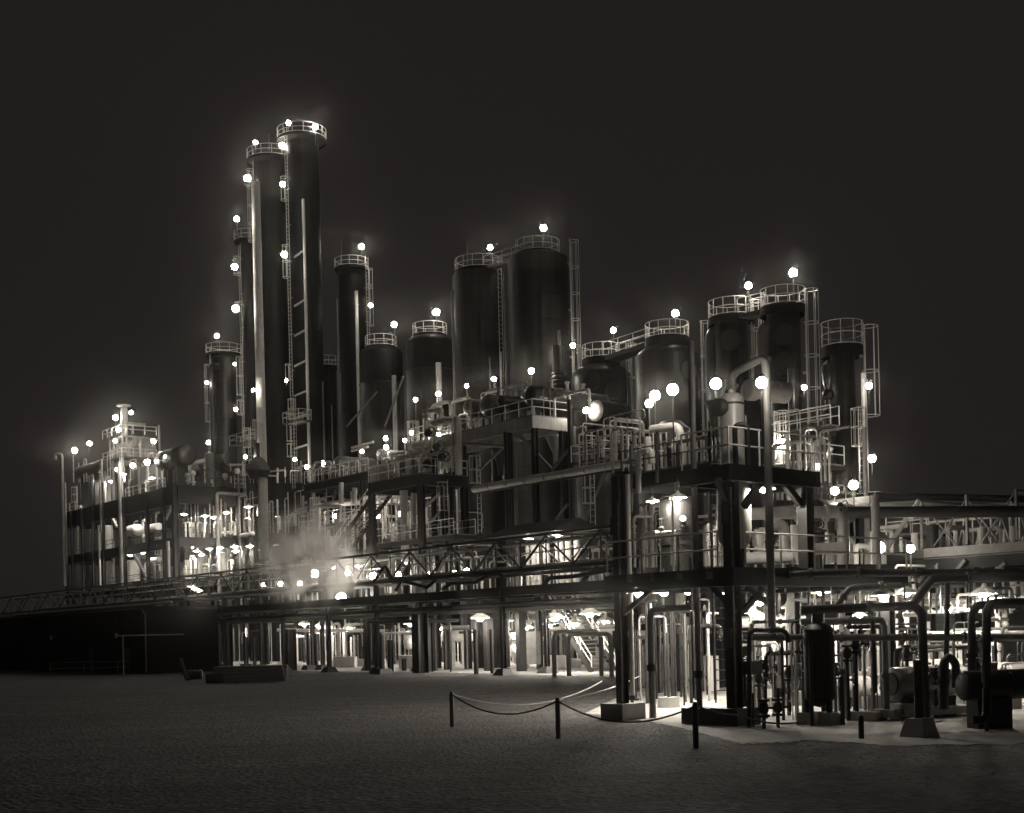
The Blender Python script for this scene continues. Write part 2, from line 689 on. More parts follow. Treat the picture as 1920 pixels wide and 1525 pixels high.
def copy_thing(src, label):
    if src.name not in FIRST:
        FIRST[src.name] = 1
        src['label'] = label
        return src, KIDS[src.name]
    r = src.copy()
    COL.objects.link(r)
    r['label'] = label
    ks = []
    for k in KIDS[src.name]:
        c = k.copy()
        COL.objects.link(c)
        c.parent = r
        ks.append(c)
    return r, ks


def lamp_at(p, L, label, size=1.0):
    r, ks = copy_thing(PL, label)
    r.location = p - UP * L
    for k in ks:
        if k.name.startswith('pole'):
            k.scale = (1, 1, L - 0.2)
        else:
            k.location = (0, 0, L)
            k.scale = (size,) * 3


def lamp(px, py, t, label, L=1.6, size=1.0):
    lamp_at(A(px, py, t), L, label, size)


def pend(p, label, size=1.0):
    r, ks = copy_thing(PP, label)
    r.location = p
    r.scale = (size,) * 3

# ================================================================== ground
gb = MB().add([V((-700, -60, 0)), V((700, -60, 0)), V((700, 1500, 0)), V((-700, 1500, 0))], [(0, 1, 2, 3)])
struct('ground', gb, 'gravel', 'dark gravel yard in front of and under the whole plant')


def sheet(pts, z):
    return MB().add([V((p.x, p.y, z)) for p in pts], [tuple(range(len(pts)))])


yard = [G(1098, 1338), G(1215, 1353), G(1310, 1374), G(1392, 1396), G(1520, 1389), G(1700, 1400), G(2300, 1386), D(2300, 1240, 70), D(1560, 1250, 75), D(1240, 1262, 62), G(1150, 1312)]
for p in yard:
    p.z = 0
jr = random.Random(9)
rag = []
for i in range(len(yard)):
    p, q = yard[i], yard[(i + 1) % len(yard)]
    n = 22 if i < 6 else 1
    for j in range(n):
        w = p.lerp(q, j / n)
        if n > 1 and j:
            w += V((jr.uniform(-.06, .06), jr.uniform(-.2, .13) * (1 if i < 3 else 1.5), 0))
        rag.append(w)
struct('yard_slab', sheet(rag, 0.012), 'slab', 'pale concrete slab under the near structure and the pumps')
for nm, q in (('pavement', [(520, 1258), (860, 1262), (1160, 1270), (1175, 1246), (1000, 1238), (760, 1238), (540, 1240)]),
              ('pavement', [(250, 1262), (420, 1258), (520, 1252), (520, 1240), (280, 1244)])):
    struct(nm, sheet([G(*p) for p in q], 0.008), 'apron', 'concrete apron along the foot of the pipe bridge, %s' % ('below the stair' if q[0][0] > 500 else 'beside the dark shed'))

# ================================================================== tall towers (left of centre)
T1, c, r, z = vessel('tall dark distillation column with a railed crown, left of the tallest twin', 508, 306, 58, 22, head=0.2, seams=9, name='distillation_column')
crown(T1, c, r + 0.95, z + 0.15, fas=0.3, posts=14)
ladder(T1, c, 200, r, 20, z, cages=[(24, 27), (z - 9, z - 1)])
T1c, T1r, T1z = c, r, z
T2, c, r, z = vessel('tallest dark distillation column, topped by the highest railed crown', 566, 266, 62, 24, head=0.2, seams=10, name='distillation_column')
crown(T2, c, r + 0.9, z + 0.15, fas=0.3, posts=14)
ladder(T2, c, 222, r, 19, z, cages=[(z - 7, z - 4.5), (z - 15.5, z - 12), (A(540, 730, 24).z, A(540, 702, 24).z), (A(545, 868, 24).z, A(545, 845, 24).z), (A(545, 840, 24).z, A(545, 790, 24).z)])
T2c, T2r, T2z = c, r, z
# catwalk between the two crowns
mb = MB()
p, q = T1c + UP * (T1z + 0.1), T2c + UP * (T2z + 0.1)
d = (q - p).normalized()
n = V((-d.y, d.x, 0)).normalized() * 0.45
p, q = p + d * 2.2, q - d * 2.2
k = thing('catwalk', 'short sloping catwalk joining the crowns of the two tallest columns', 'catwalk', p)
MB().bar(p, q, 0.9, 0.12).build('deck', 'grey', k)
railing(railing(MB(), [p + n, q + n]), [p - n, q - n]).build('railing', 'rail', k)
# side pipe of the tallest column, with its stand-off brackets
pc = A(574, 600, 21.0)
b = MB()
z0, zt = A(580, 905, 21).z, A(573, 372, 21).z
b.tube([V((pc.x, pc.y, z0)), V((pc.x, pc.y, zt)), V((T2c.x, T2c.y, zt))], 0.17, 8, 0.3)
k = thing('riser_pipe', 'long thin riser pipe standing off the right side of the tallest column', 'pipe', (pc.x, pc.y, z0))
b.build('riser', 'pale', k)
for yy in (467, 561, 618, 676, 733, 776, 834, 872):
    zz = A(575, yy, 21).z
    q = A(552, yy, 21.4)
    MB().bar(V((pc.x, pc.y, zz)), V((q.x, q.y, zz)), 0.14, 0.2).build('bracket', 'pale', k)
# white stack
c0, ct = A(492, 880, 13), A(481, 343, 13)
k = thing('vent_stack', 'tall pale tapering stack, the brightest upright, beside the two tallest columns', 'stack', (c0.x, c0.y, 0))
rr = 8.6 / ppm(c0)
zt = ct.z
st = MB()
pr = []
zs0 = A(493, 1050, 13).z
MB().cyl(V((c0.x, c0.y, 0)), V((c0.x, c0.y, zs0)), rr * .7, None, 16).cyl(V((c0.x, c0.y, zs0 - .15)), V((c0.x, c0.y, zs0)), rr * 1.3, None, 16).build('pedestal', 'black', k)
for i in range(26):
    zz = zs0 + (zt - zs0) * i / 25
    r = rr * (1.08 - 0.16 * i / 25)
    pr += [(r, zz), (r * 1.015, zz + 0.02), (r * 1.015, zz + 0.1), (r, zz + 0.12)]
st.lathe(V((c0.x, c0.y, 0)), pr + [(rr * 0.93, zt), (rr * 0.8, zt), (rr * 0.8, zt - 1)], 20).build('shell', 'stack', k)
# smaller columns to the left
T0, c, r, z = vessel('slender dark column with a caged ladder, half hidden by the pale stack', 466, 446, 30, 23, head=0.2, seams=6, name='distillation_column')
crown(T0, c, r + 0.8, z - 0.5, fas=0.15, posts=10)
ladder(T0, c, 215, r, 18, z - 2, cages=[(A(447, 745, 22).z, A(443, 676, 22).z), (A(447, 782, 22).z, A(443, 757, 22).z), (A(447, 590, 22).z, A(447, 572, 22).z), (A(447, 519, 22).z, A(447, 487, 22).z)])
T3, c, r, z = vessel('short column with a railed top at the far left of the tower group', 420, 668, 44, 22, head=0.25, seams=4, name='distillation_column', mt='dull')
crown(T3, c, r + 0.75, z + 0.15, fas=0.25, posts=12)
ladder(T3, c, 205, r, 17, z, cages=[(z - 8, z - 1.2)])
q = A(399, 760, 19.8)
pipe('pale downcomer pipe with a rounded top on the left side of the short left column', [V((q.x, q.y, A(399, 880, 19.8).z)), V((q.x, q.y, A(399, 684, 19.8).z)), V((c.x, c.y, A(399, 684, 19.8).z))], 0.36, 'dull', 0.5, 12)
T4, c, r, z = vessel('dark column with a thin white pipe up its face and a caged ladder', 659, 506, 50, 34, head=0.15, seams=7, name='distillation_column')
crown(T4, c, r + 0.45, z + 0.1, fas=0.25, posts=12)
ladder(T4, c, -28, r + 0.35, 15, z + 0.2, cages=[(A(690, 520, 33).z, A(690, 488, 33).z), (A(690, 598, 33).z, A(690, 556, 33).z), (A(690, 552, 33).z, A(690, 525, 33).z)], out=0.3)
q0, q1 = A(670, 690, 30.8), A(668, 546, 30.8)
pipe('thin white pipe running up the face of the dark column with a caged ladder', [V((q1.x, q1.y, 12)), V((q1.x, q1.y, q1.z))], 0.2, 'white')
T5, c, r, z = vessel('faint dark column with a railing, between the tallest column and the white piped one', 613, 690, 34, 28, head=0.2, seams=5, name='distillation_column')
crown(T5, c, r + 0.35, z + 0.1, fas=0.2, posts=10)
pipe('thin glinting pipe on the right edge of the faint dark column', [V((c.x + r + 0.3, c.y - 0.8, 12)), V((c.x + r + 0.3, c.y - 0.8, z + 1))], 0.07, 'silver')
for i, (px, yt, ra) in enumerate(((605, 715, .08), (622, 760, .07), (632, 560, .06), (638, 700, .08))):
    q = A(px, yt, 25)
    pipe('%s thin upright pipe from the left, right of the tallest column' % ORD[i], [V((q.x, q.y, 12)), q], ra, 'silver', group='thin upright pipes by the tallest column')
for px, y0, y1, t, wh in ((505, 283, 251, 21.5, 'the lower tall crown'), (641, 500, 448, 33, 'the crown of the white piped column'), (877, 505, 452, 28, 'the left silo crown')):
    q = A(px, y0, t)
    MB().cyl(q, V((q.x, q.y, A(px, y1, t).z)), 0.05, 0.02, 6).solo('lightning_rod', 'grey', 'thin bare rod sticking up from ' + wh, 'rod', 'bare rods on the crowns')

# ================================================================== two squat tanks, two big silos
for i, (cx, yt, w, t, ysm) in enumerate(((714, 650, 82, 25, 724), (806, 628, 90, 24, 700))):
    lb = ('squat dark tank with a low railed top, left of the pair below the silos', 'squat dark tank with a railed top, right of the pair beside the left silo')[i]
    R, c, r, z = vessel(lb, cx, yt, w, t, head=0.38, seams=0, name='storage_tank', cat='tank', mt='tower')
    zs = A(cx, ysm, t).z
    MB().lathe(V((c.x, c.y, 0)), [(r + 0.03, 6), (r + 0.03, zs), (r + 0.1, zs + 0.02), (r + 0.1, zs + 0.12), (r, zs + 0.14)], 36).build('lower_jacket', 'dull', R)
    crown(R, c, r * 0.72, z - 0.1, fas=0.2, posts=10)
    pxp = (740, 824)[i]
    q = A(pxp, 760, t - 5.2)
    pipe(('white insulated pipe standing against the left squat tank', 'white insulated pipe standing against the right squat tank')[i], [V((q.x, q.y, 13)), V((q.x, q.y, A(pxp, (704, 680)[i], t - 5.2).z))], (0.22, 0.26)[i], 'white')
    if i == 1:
        mbx = MB()
        for a, bb in (((757, 706), (722, 800)), ((707, 735), (650, 800))):
            mbx = MB().tube([A(a[0], a[1], t - 6), A(bb[0], bb[1], t - 6)], 0.1, 6)
            mbx.solo('brace_rod', 'grey', 'slanting brace rod in front of the %s squat tank' % ('right' if a[0] == 757 else 'left'), 'brace')
    TK = (c, r, z)
V1, c1, r1, z1 = vessel('lower of the two big dark silos in the middle, with a rod on its crown', 897, 512, 98, 24.5, head=0.12, seams=4, name='silo', cat='silo', mt='silo', n=48)
crown(V1, c1, r1 * 0.9, z1 + 0.1, fas=0.25, posts=14)
V2, c2, r2, z2 = vessel('taller of the two big dark silos, with a caged ladder on its right', 1008, 480, 113, 23.5, head=0.12, seams=4, name='silo', cat='silo', mt='silo', n=48)
crown(V2, c2, r2 * 0.75, z2 + 0.1, fas=0.25, posts=14)
ladder(V2, c2, -12, r2, 17, z2 + 0.2, cages=[(A(1060, 700, 25).z, z2 + 1.0)])
ladder(V1, c1, -40, r1 - 0.1, 17, z1, cages=[])
p, q = c1 + UP * (z1 + 0.1), c2 + UP * (z2 + 0.1)
d = (q - p).normalized()
n = V((-d.y, d.x, 0)).normalized() * 0.5
p, q = p + d * r1 * 0.75, q - d * r2 * 0.7
k = thing('catwalk', 'sloping stair catwalk with rails from the left silo crown up to the right one', 'catwalk', p)
MB().bar(p, q, 1.0, 0.15).build('deck', 'grey', k)
railing(railing(MB(), [p + n, q + n]), [p - n, q - n]).build('railing', 'rail', k)
for i, (px, yt, t, ra, m_) in enumerate(((848, 545, 19.5, .13, 'silver'), (1048, 620, 19.5, .12, 'silver'), (945, 508, 21.5, .11, 'silver'), (939, 660, 21.5, .09, 'pale'), (918, 670, 21, .07, 'silver'))):
    q = A(px, yt, t)
    pipe(('glinting downpipe along the left edge of the left silo', 'downpipe on the right side of the biggest silo', 'taller of the downpipes in the gap between the two silos', 'shorter of the downpipes in the gap between the two silos', 'thin downpipe on the face of the left silo')[i], [V((q.x, q.y, 15)), q], ra, m_)
# duct with bellows beside the biggest silo
q = A(1047, 700, 18)
k = thing('bellows_duct', 'fat ribbed vertical duct beside the right end of the vessel deck', 'duct', (q.x, q.y, 17))
pr = []
zb, zt = A(1047, 735, 18).z, A(1047, 697, 18).z
for i in range(5):
    a = zb + (zt - zb) * i / 5
    pr += [(0.5, a), (0.62, a + 0.08), (0.62, a + 0.16), (0.5, a + 0.24)]
MB().lathe(V((q.x, q.y, 0)), [(0.45, 17)] + pr + [(0.45, zt), (0.45, zt + 2)], 20).build('shell', 'dull', k)

# ================================================================== two domed tanks and their joined decks
D1, cd, rd, zd = vessel('domed tank with a low railed top, left of the domed pair', 1127, 683, 114, 20, head=0.5, seams=2, name='domed_tank', cat='tank', mt='dull', n=48)
crown(D1, cd, rd * 0.62, zd + 0.35, fas=0.6, posts=12)
D2, ce, re_, ze = vessel('domed tank with the taller railed top, right of the domed pair', 1251, 645, 122, 19, head=0.5, seams=2, name='domed_tank', cat='tank', mt='dull', n=48)
crown(D2, ce, re_ * 0.68, ze + 0.35, fas=0.7, posts=12)
ladder(D2, ce, -18, re_ * 0.95, 12, ze + 0.4, cages=[(A(1310, 720, 18).z, ze + 1.3)])
ladder(D1, cd, -30, rd * 0.85, 12, zd + 0.3, cages=[(A(1180, 760, 19).z, zd + 1.2)])
p, q = cd + UP * (zd + 0.3), ce + UP * (ze + 0.3)
d = (q - p).normalized()
n = V((-d.y, d.x, 0)).normalized() * 0.6
p, q = p + d * rd * 0.5, q - d * re_ * 0.6
k = thing('catwalk', 'sloping railed catwalk between the tops of the two domed tanks', 'catwalk', p)
MB().bar(p - UP * 0.15, q - UP * 0.15, 1.3, 0.35).build('deck', 'dull', k)
railing(railing(MB(), [p + n, q + n], 1.07, 0.035), [p - n, q - n], 1.07, 0.035).build('railing', 'rail', k)
for a, zz in ((250, A(1110, 730, 20).z), (285, A(1140, 740, 20).z)):
    nozzle(D1, cd, a, rd, zz, 0.5, 0.2, 'dull', 'manway')
nozzle(D2, ce, 300, re_, A(1280, 700, 19).z, 0.5, 0.05, 'silver', 'manway')
# drums before the left domed tank
for px, py, r, t, L, lb, m_ in ((1110, 770, 20, 12.6, 3.4, 'horizontal drum with lamplight painted on its round end, before the left domed tank', 'pale'), (1131, 815, 12, 11, 4, 'dark horizontal drum with a dished end, low before the left domed tank', 'dull')):
    p = A(px, py, t)
    rr = r / ppm(p)
    k = thing('horizontal_drum', lb, 'drum', V((p.x, p.y, p.z - rr - .6)), 'drums before the left domed tank')
    MB().drum(p, p + E2 * L, rr, 28, 0.5, 2).build('shell', 'tower', k)
    if m_ == 'pale':
        MB().lathe(p, [(rr * math.sin(i * math.pi / 12) * 1.01, rr * .5 - rr * .515 * math.cos(i * math.pi / 12)) for i in range(7)], 28, E2).build('lit_end', 'pale', k)  # pale overlay on the dished end, lamplight put into its colour
    for f in (.3, .7):
        q = p + E2 * (L * f)
        MB().cube(V((q.x, q.y, p.z - rr - .6)), rr * 1.2, .2, .8).build('saddle', 'dark', k)

# ================================================================== right hand columns
C1, c, r, z = vessel('stubby column with a railed crown, left of the right hand trio', 1371, 600, 62, 16, head=0.15, seams=2, name='reactor_column', mt='dull')
crown(C1, c, r + 0.42, z + 0.1, fas=0.5, posts=12)
C1c, C1r, C1z = c, r, z
for a, y0, rr in ((255, 645, .5), (262, 745, .42)):
    nozzle(C1, c, a, r, A(1371, y0, 16).z, rr, 0.0, 'dull', 'manway')
b = MB()
q = A(1337, 650, 15.5)
b.tube([V((c.x, c.y, q.z + 0.9)), V((q.x, q.y, q.z + 0.9)), V((q.x, q.y, 10))], 0.55, 14, 0.8)
b.build('side_duct', 'dull', C1)
C2, c, r, z = vessel('tall column with the highest railed crown of the right hand trio', 1468, 580, 62, 15, head=0.15, seams=3, name='reactor_column', mt='dull')
crown(C2, c, r + 0.38, z + 0.1, fas=0.55, posts=12)
for a, y0, rr in ((262, 636, .5), (258, 688, .52), (262, 735, .5)):
    nozzle(C2, c, a, r, A(1468, y0, 15).z, rr, 0.0, 'dull', 'manway')
ladder(C2, c, -20, r + 0.1, 9, z + 0.1, cages=[(A(1515, 780, 14).z, z + 1.0)], hoop=0.46)
q = A(1430, 640, 14)
MB().tube([V((c.x, c.y, q.z + 0.8)), V((q.x, q.y, q.z + 0.8)), V((q.x, q.y, q.z - 1))], 0.42, 12, 0.5).build('elbow', 'silver', C2)
ladder(C1, C1c, -22, C1r, 9, C1z, cages=[(C1z - 2.6, C1z + 1)], hoop=0.46)
p, q = C1c + UP * (C1z + 0.1), c + UP * (z + 0.1)
d = (q - p).normalized()
n = V((-d.y, d.x, 0)).normalized() * 0.45
p, q = p + d * 1.25, q - d * 1.25
k = thing('catwalk', 'short sloping catwalk joining the crowns of the two near right hand columns', 'catwalk', p)
MB().bar(p - UP * 0.1, q - UP * 0.1, 0.95, 0.3).build('deck', 'dull', k)
railing(railing(MB(), [p + n, q + n]), [p - n, q - n]).build('railing', 'rail', k)
q = A(1488, 800, 13.2)
pipe('broad upright pipe in front of the tall right hand column, rising to its waist', [V((q.x, q.y, 6)), V((q.x, q.y, A(1488, 692, 13.2).z))], 0.3, 'dull', 0, 12)
C3, c, r, z = vessel('lone dark column with a tall railed crown, rightmost of the right hand trio', 1579, 655, 46, 14, head=0.1, seams=3, name='reactor_column')
crown(C3, c, r + 0.5, z + 0.1, fas=0.6, posts=10, h=1.4)
ladder(C3, c, -14, r + 0.25, 5, z + 0.4, cages=[(A(1618, 770, 13).z, z + 1.2)], hoop=0.5)
q = A(1553, 760, 12.6)
k = thing('level_bridle', 'thin bulbed side pipe on the left of the lone right hand column', 'pipe', (q.x, q.y, 6))
b = MB().tube([V((q.x, q.y, 6)), V((q.x, q.y, A(1553, 735, 12.6).z))], 0.2, 10)
b.lathe(V((q.x, q.y, 0)), [(0.1, A(1553, 735, 12.6).z), (0.28, A(1553, 720, 12.6).z), (0.36, A(1553, 700, 12.6).z), (0.33, A(1553, 685, 12.6).z), (0.05, A(1553, 676, 12.6).z)], 16)
b.build('pipe', 'dull', k)
for yy in (741, 776, 826, 872):
    MB().ball(V((q.x, q.y, A(1553, yy, 12.6).z)), 0.36, 14, 9).build('bulb_fitting', 'black', k)
q = A(1621, 780, 12.5)
pipe('pale pole pipe beside the caged ladder of the lone right hand column', [V((q.x, q.y, 6)), V((q.x, q.y, A(1621, 700, 12.5).z))], 0.16, 'pale')

# loose stones and tufts on the yard near the slab
def scatter(label, name, mt, n, seed, kind):
    r = random.Random(seed)
    b = MB()
    for i in range(n):
        px = r.uniform(500, 1880)
        py = r.uniform(1296, 1475) if r.random() < .6 else r.gauss(1375, 28)
        if py < 1296:
            continue
        g = G(px, py)
        if kind == 's':
            s_ = r.uniform(.01, .03)
            vs = [g + V((math.cos(a) * s_ * r.uniform(.7, 1.2), math.sin(a) * s_ * r.uniform(.7, 1.2), 0)) for a in (0, 1.26, 2.51, 3.77, 5.03)]
            t_ = g + V((r.uniform(-.3, .3) * s_, r.uniform(-.3, .3) * s_, s_ * r.uniform(.5, 1.0)))
            b.add(vs + [t_], [(k, (k + 1) % 5, 5) for k in range(5)])
        else:
            if not (1340 < py - (px - 1100) * .17 + (0 if px < 1390 else (px - 1390) * .17) < 1400):
                continue
            for j in range(7):
                a = r.uniform(0, 6.28)
                d = V((math.cos(a), math.sin(a), 0))
                o = g + d * r.uniform(0, .12)
                w = V((-d.y, d.x, 0)) * .008
                h = r.uniform(.04, .13)
                b.add([o - w, o + w, o + d * h * .5 + UP * h], [(0, 1, 2)])
    b.solo(name, mt, label, None, None, 'stuff')


scatter('loose stones strewn over the gravel yard', 'pebbles', 'conc', 3500, 3, 's')

# ================================================================== the long pipe bridge in front of the plant
def sx(px, py, t):
    return ST(A(px, py, t))[0]


def bridge(label, s0, s1, zt, zb, t0, t1, half, legs, chord='dark', name='truss_bridge'):
    root = thing(name, label, 'bridge', W(s0, t0, 0), 'spans of the pipe bridge')
    for t in (t0, t1):
        MB().bar(W(s0, t, zt), W(s1, t, zt), 0.13, 0.15).build('top_chord', chord, root)
        MB().bar(W(s0, t, zb), W(s1, t, zb), 0.16, 0.22).build('bottom_chord', 'dark', root)
        b = MB()
        n = max(2, int((s1 - s0) / half + 0.5))
        for i in range(n):
            a, e = s0 + (s1 - s0) * i / n, s0 + (s1 - s0) * (i + 1) / n
            za, ze = (zb, zt) if i % 2 == 0 else (zt, zb)
            b.bar(W(a, t, za + (0.1 if za == zb else -0.1)), W(e, t, ze + (0.1 if ze == zb else -0.1)), 0.085, 0.085)
            b.bar(W(e, t, zb + 0.14), W(e, t, zt - 0.1), 0.065, 0.065)
        b.build('bracing', 'dark', root)
    n = int((s1 - s0) / (half * 2)) + 1
    for i in range(n + 1):
        a = s0 + (s1 - s0) * i / n
        for z in (zt, zb):
            MB().bar(W(a, t0 + 0.11, z), W(a, t1 - 0.11, z), 0.12).build('cross_tie', 'dark', root)
    MB().bx(s0, s1, t0 + 0.6, t0 + 1.5, zb + 0.16, zb + 0.2).build('walkway', 'grey', root)
    for px, py in legs:
        a = sx(px, py, t0)
        for j, t in enumerate((t0, t1)):
            g = MB().ibeam(W(a, t, 0.35), W(a, t, zb - 0.15), 0.26, 0.26)
            lg = g.build('leg', 'dark', root)
            MB().frus(W(a, t, 0.0), 1.0, 0.55, 0.4).build('footing', 'dark', lg)
    return root


BT = 3.4
sL, sM, sE = sx(-25, 1125, 0), sx(345, 1092, 0), sx(425, 1080, 0)
bridge('far left span of the truss bridge, with a lit pale top chord', sL, sM, 8.15, 6.2, 0, BT, 3.2, [(346, 1265)], 'grey')
bridge('long middle span of the truss bridge, ending behind the steel columns', sM + 0.3, sx(1240, 960, 0), 8.15, 6.2, 0, BT, 2.35, [(422, 1262), (533, 1262), (618, 1260), (709, 1262), (945, 1268)])
# right span with taller frames
sR0, sR1 = sx(1655, 1045, 0), sx(2200, 1020, 0)
R = thing('truss_bridge', 'near right span of the truss bridge, with a deep pale lit girder', 'bridge', W(sR0, 0, 0), 'spans of the pipe bridge')
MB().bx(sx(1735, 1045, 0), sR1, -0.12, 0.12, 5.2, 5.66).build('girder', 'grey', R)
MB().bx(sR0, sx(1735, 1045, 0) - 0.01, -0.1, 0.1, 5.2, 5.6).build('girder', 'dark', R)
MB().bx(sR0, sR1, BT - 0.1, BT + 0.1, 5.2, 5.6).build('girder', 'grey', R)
for px in (1727, 1812, 1905, 2000, 2100):
    a = sx(px, 940, 0)
    MB().bar(W(a, 0, 5.75), W(a, 0, 7.65), 0.1).bar(W(a, BT, 5.6), W(a, BT, 7.65), 0.1).bar(W(a, -0.05, 7.7), W(a, BT + 0.05, 7.7), 0.1).build('portal', 'grey', R)
for p0, p1 in (((1727, 940), (1790, 1042)), ((1812, 940), (1870, 1035)), ((1812, 942), (1750, 1044)), ((1900, 940), (1840, 1038))):
    a, e = sx(*p0, 0), sx(*p1, 0)
    for t, w in ((0.05, .05), (BT, .06)):
        MB().bar(W(a, t, 7.6), W(e, t, 5.75), w).build('brace', 'grey', R)
wb = MB()
for i in range(29):
    a = sR0 + (sR1 - sR0) * i / 28
    wb.bar(W(a, BT + 0.1, 5.7), W(a, BT + 0.1, 7.0), 0.07)
    if i:
        wb.bar(W(a, BT + 0.18, 5.7 if i % 2 else 7.0), W(a - (sR1 - sR0) / 28, BT + 0.18, 7.0 if i % 2 else 5.7), .05)
wb.tube([W(sR0, BT + 0.1, 7.05), W(sR1, BT + 0.1, 7.05)], 0.07, 6)
wb.build('railing', 'rail', R)
a = sx(1740, 1050, 0.5)
for t in (0.6, 2.8):
    MB().ibeam(W(a, t, 0), W(a, t, 5.14), 0.3, 0.3).build('leg', 'dark', R)
MB().tube([A(1724, 937, -0.3), A(1658, 1036, -0.3)], 0.11, 8).build('raking_strut', 'grey', R)
# rack beams and pipes under the bridge
RK = thing('pipe_rack', 'long dark pipe rack running level under the truss bridge', 'pipe rack', W(sL, 0, 0))
for t in (-0.1, BT + 0.1):
    MB().ibeam(W(sL, t, 5.0), W(sR1, t, 5.0), 0.3, 0.55).build('beam', 'black', RK)
n = 34
for i in range(n):
    a = sL + (sR1 - sL) * (i + 0.3) / n
    MB().bar(W(a, 0.06, 4.86), W(a, BT - 0.06, 4.86), 0.2, 0.26).build('cross_beam', 'black', RK)
for i, (t, r, z, m_) in enumerate(((0.5, .14, 5.15, 'grey'), (0.95, .1, 5.12, 'pale'), (1.4, .17, 5.18, 'dark'), (1.9, .12, 5.13, 'grey'), (2.4, .2, 5.22, 'grey'), (2.95, .1, 5.12, 'pale'))):
    pipe('%s from the front of the long pipes lying on the rack' % ORD[i], [W(sL, t, z), W(sR1, t, z)], r, m_, group='long pipes on the rack')
for i, (t, z, r, m_) in enumerate(((-0.35, 4.25, .12, 'dark'), (0.2, 4.0, .09, 'grey'), (1.2, 4.15, .13, 'dark'), (2.2, 3.95, .1, 'grey'))):
    pipe('%s of the pipes hung below the rack' % ORD[i], [W(sx(300, 1180, 0), t, z), W(sx(1160, 1120, 0), t, z)], r, m_, group='pipes hung below the rack')
pipe('bright white pipe along the foot of the far left truss span', [W(sL, -0.3, 6.0), W(sM - 2, -0.3, 6.0)], .11, 'white')
MB().bx(sx(980, 1110, 7.2) - .4, sx(1092, 1100, 7.2) + .4, 6.2, 8.4, 4.9, 5.34).solo('support_platform', 'black', 'black platform carrying the row of white columns', 'platform')
# cranked dark pipes between bridge and rack
for i, (pts, t) in enumerate(((((700, 1092), (722, 1060), (735, 1086), (790, 1084)), -0.2), (((830, 1105), (845, 1094), (893, 1092), (915, 1078), (940, 1076)), -0.25), (((1018, 1100), (1030, 1084), (1075, 1081), (1150, 1068)), -0.25), (((742, 1108), (752, 1088), (800, 1102), (818, 1086)), 0.3), (((1085, 1100), (1108, 1072), (1155, 1062)), 0.2))):
    pipe('%s cranked dark pipe from the left between the bridge and the rack' % ORD[i], [A(x, y, t) for x, y in pts], 0.12, 'black', 0.4, 8, 'cranked dark pipes of the bridge')
for i, (t, z, r, m_) in enumerate(((.35, 6.42, .1, 'pale'), (1.8, 6.45, .13, 'grey'), (2.5, 6.4, .08, 'white'), (3.0, 6.5, .12, 'dark'), (2.0, 7.95, .05, 'grey'), (.4, 7.2, .045, 'rail'), (.4, 7.7, .045, 'rail'))):
    pipe('%s from the front bottom of the level lines inside the truss bridge' % ORD[i], [W(sx(60, 1120, 0), t, z), W(sx(1235, 960, 0), t, z)], r, m_, group='level lines inside the truss bridge')
# small ridged roof over the white columns
c0 = A(1020, 992, 5)
x, y = ST(c0)
MB().add([W(x - 3.4, y - 2, c0.z - .3), W(x + 3.4, y - 2, c0.z - .3), W(x + 3.4, y, c0.z + .45), W(x - 3.4, y, c0.z + .45), W(x + 3.4, y + 2, c0.z - .3), W(x - 3.4, y + 2, c0.z - .3),
          W(x - 3.4, y - 2, c0.z - .4), W(x + 3.4, y - 2, c0.z - .4), W(x + 3.4, y + 2, c0.z - .4), W(x - 3.4, y + 2, c0.z - .4)],
         [(0, 1, 2, 3), (3, 2, 4, 5), (0, 6, 7, 1), (1, 7, 8, 4, 2), (5, 4, 8, 9), (0, 3, 5, 9, 6), (6, 9, 8, 7)]).solo('canopy_roof', 'dark', 'low dark ridged roof over the row of white columns', 'roof')
for i, (px, w, yt) in enumerate(((989, 7, 1010), (1000, 11, 1009), (1009, 9, 1012), (1024, 13, 1010), (1043, 6, 1006), (1053, 9, 1004), (1064, 12, 1005), (1079, 14, 1004))):
    q = A(px, yt, 7.2)
    b = MB().lathe(V((q.x, q.y, 0)), shellprof(w / 2 / ppm(q), 5.35, q.z, 0.3, 4), 16)
    b.solo('insulated_column', 'white', '%s from the left in the row of white insulated columns' % ORD[i], 'column', 'white insulated columns behind the bridge')


# ================================================================== decks
def deck(label, s0, s1, t0, t1, z, fas, legs, name='steel_platform', mt='dark', rails=('f', 'l', 'r', 'b'), zl=0.0, lw=0.3, leg_mt='dark', rmt='rail', h=1.07, foot=True):
    root = thing(name, label, 'platform', W(s0, t0, zl))
    MB().bx(s0 + .02, s1 - .02, t0 + .02, t1 - .02, z - 0.08, z).build('floor', 'grey', root)
    for nm, q in (('f', (s0, s1, t0, t0 + .16)), ('b', (s0, s1, t1 - .16, t1)), ('l', (s0, s0 + .16, t0 + .17, t1 - .17)), ('r', (s1 - .16, s1, t0 + .17, t1 - .17))):
        MB().bx(*q, z - fas, z - 0.085).build('edge_beam', mt, root)
    b = MB()
    n = max(1, int((s1 - s0) / 1.6))
    for i in range(1, n):
        a = s0 + (s1 - s0) * i / n
        b.bx(a - .06, a + .06, t0 + .18, t1 - .18, z - fas * .8, z - 0.1)
    b.build('joists', mt, root)
    c = dict(f=(W(s0, t0 + .06, z), W(s1, t0 + .06, z)), b=(W(s0, t1 - .06, z), W(s1, t1 - .06, z)), l=(W(s0 + .06, t0, z), W(s0 + .06, t1, z)), r=(W(s1 - .06, t0, z), W(s1 - .06, t1, z)))
    for k in rails:
        railing(MB(), c[k], h, 0.032, 1.5).build('railing', rmt, root)
    for (a, t) in legs:
        MB().ibeam(W(a, t, zl), W(a, t, z - fas + 0.0), lw, lw).build('leg', leg_mt, root)
    return root


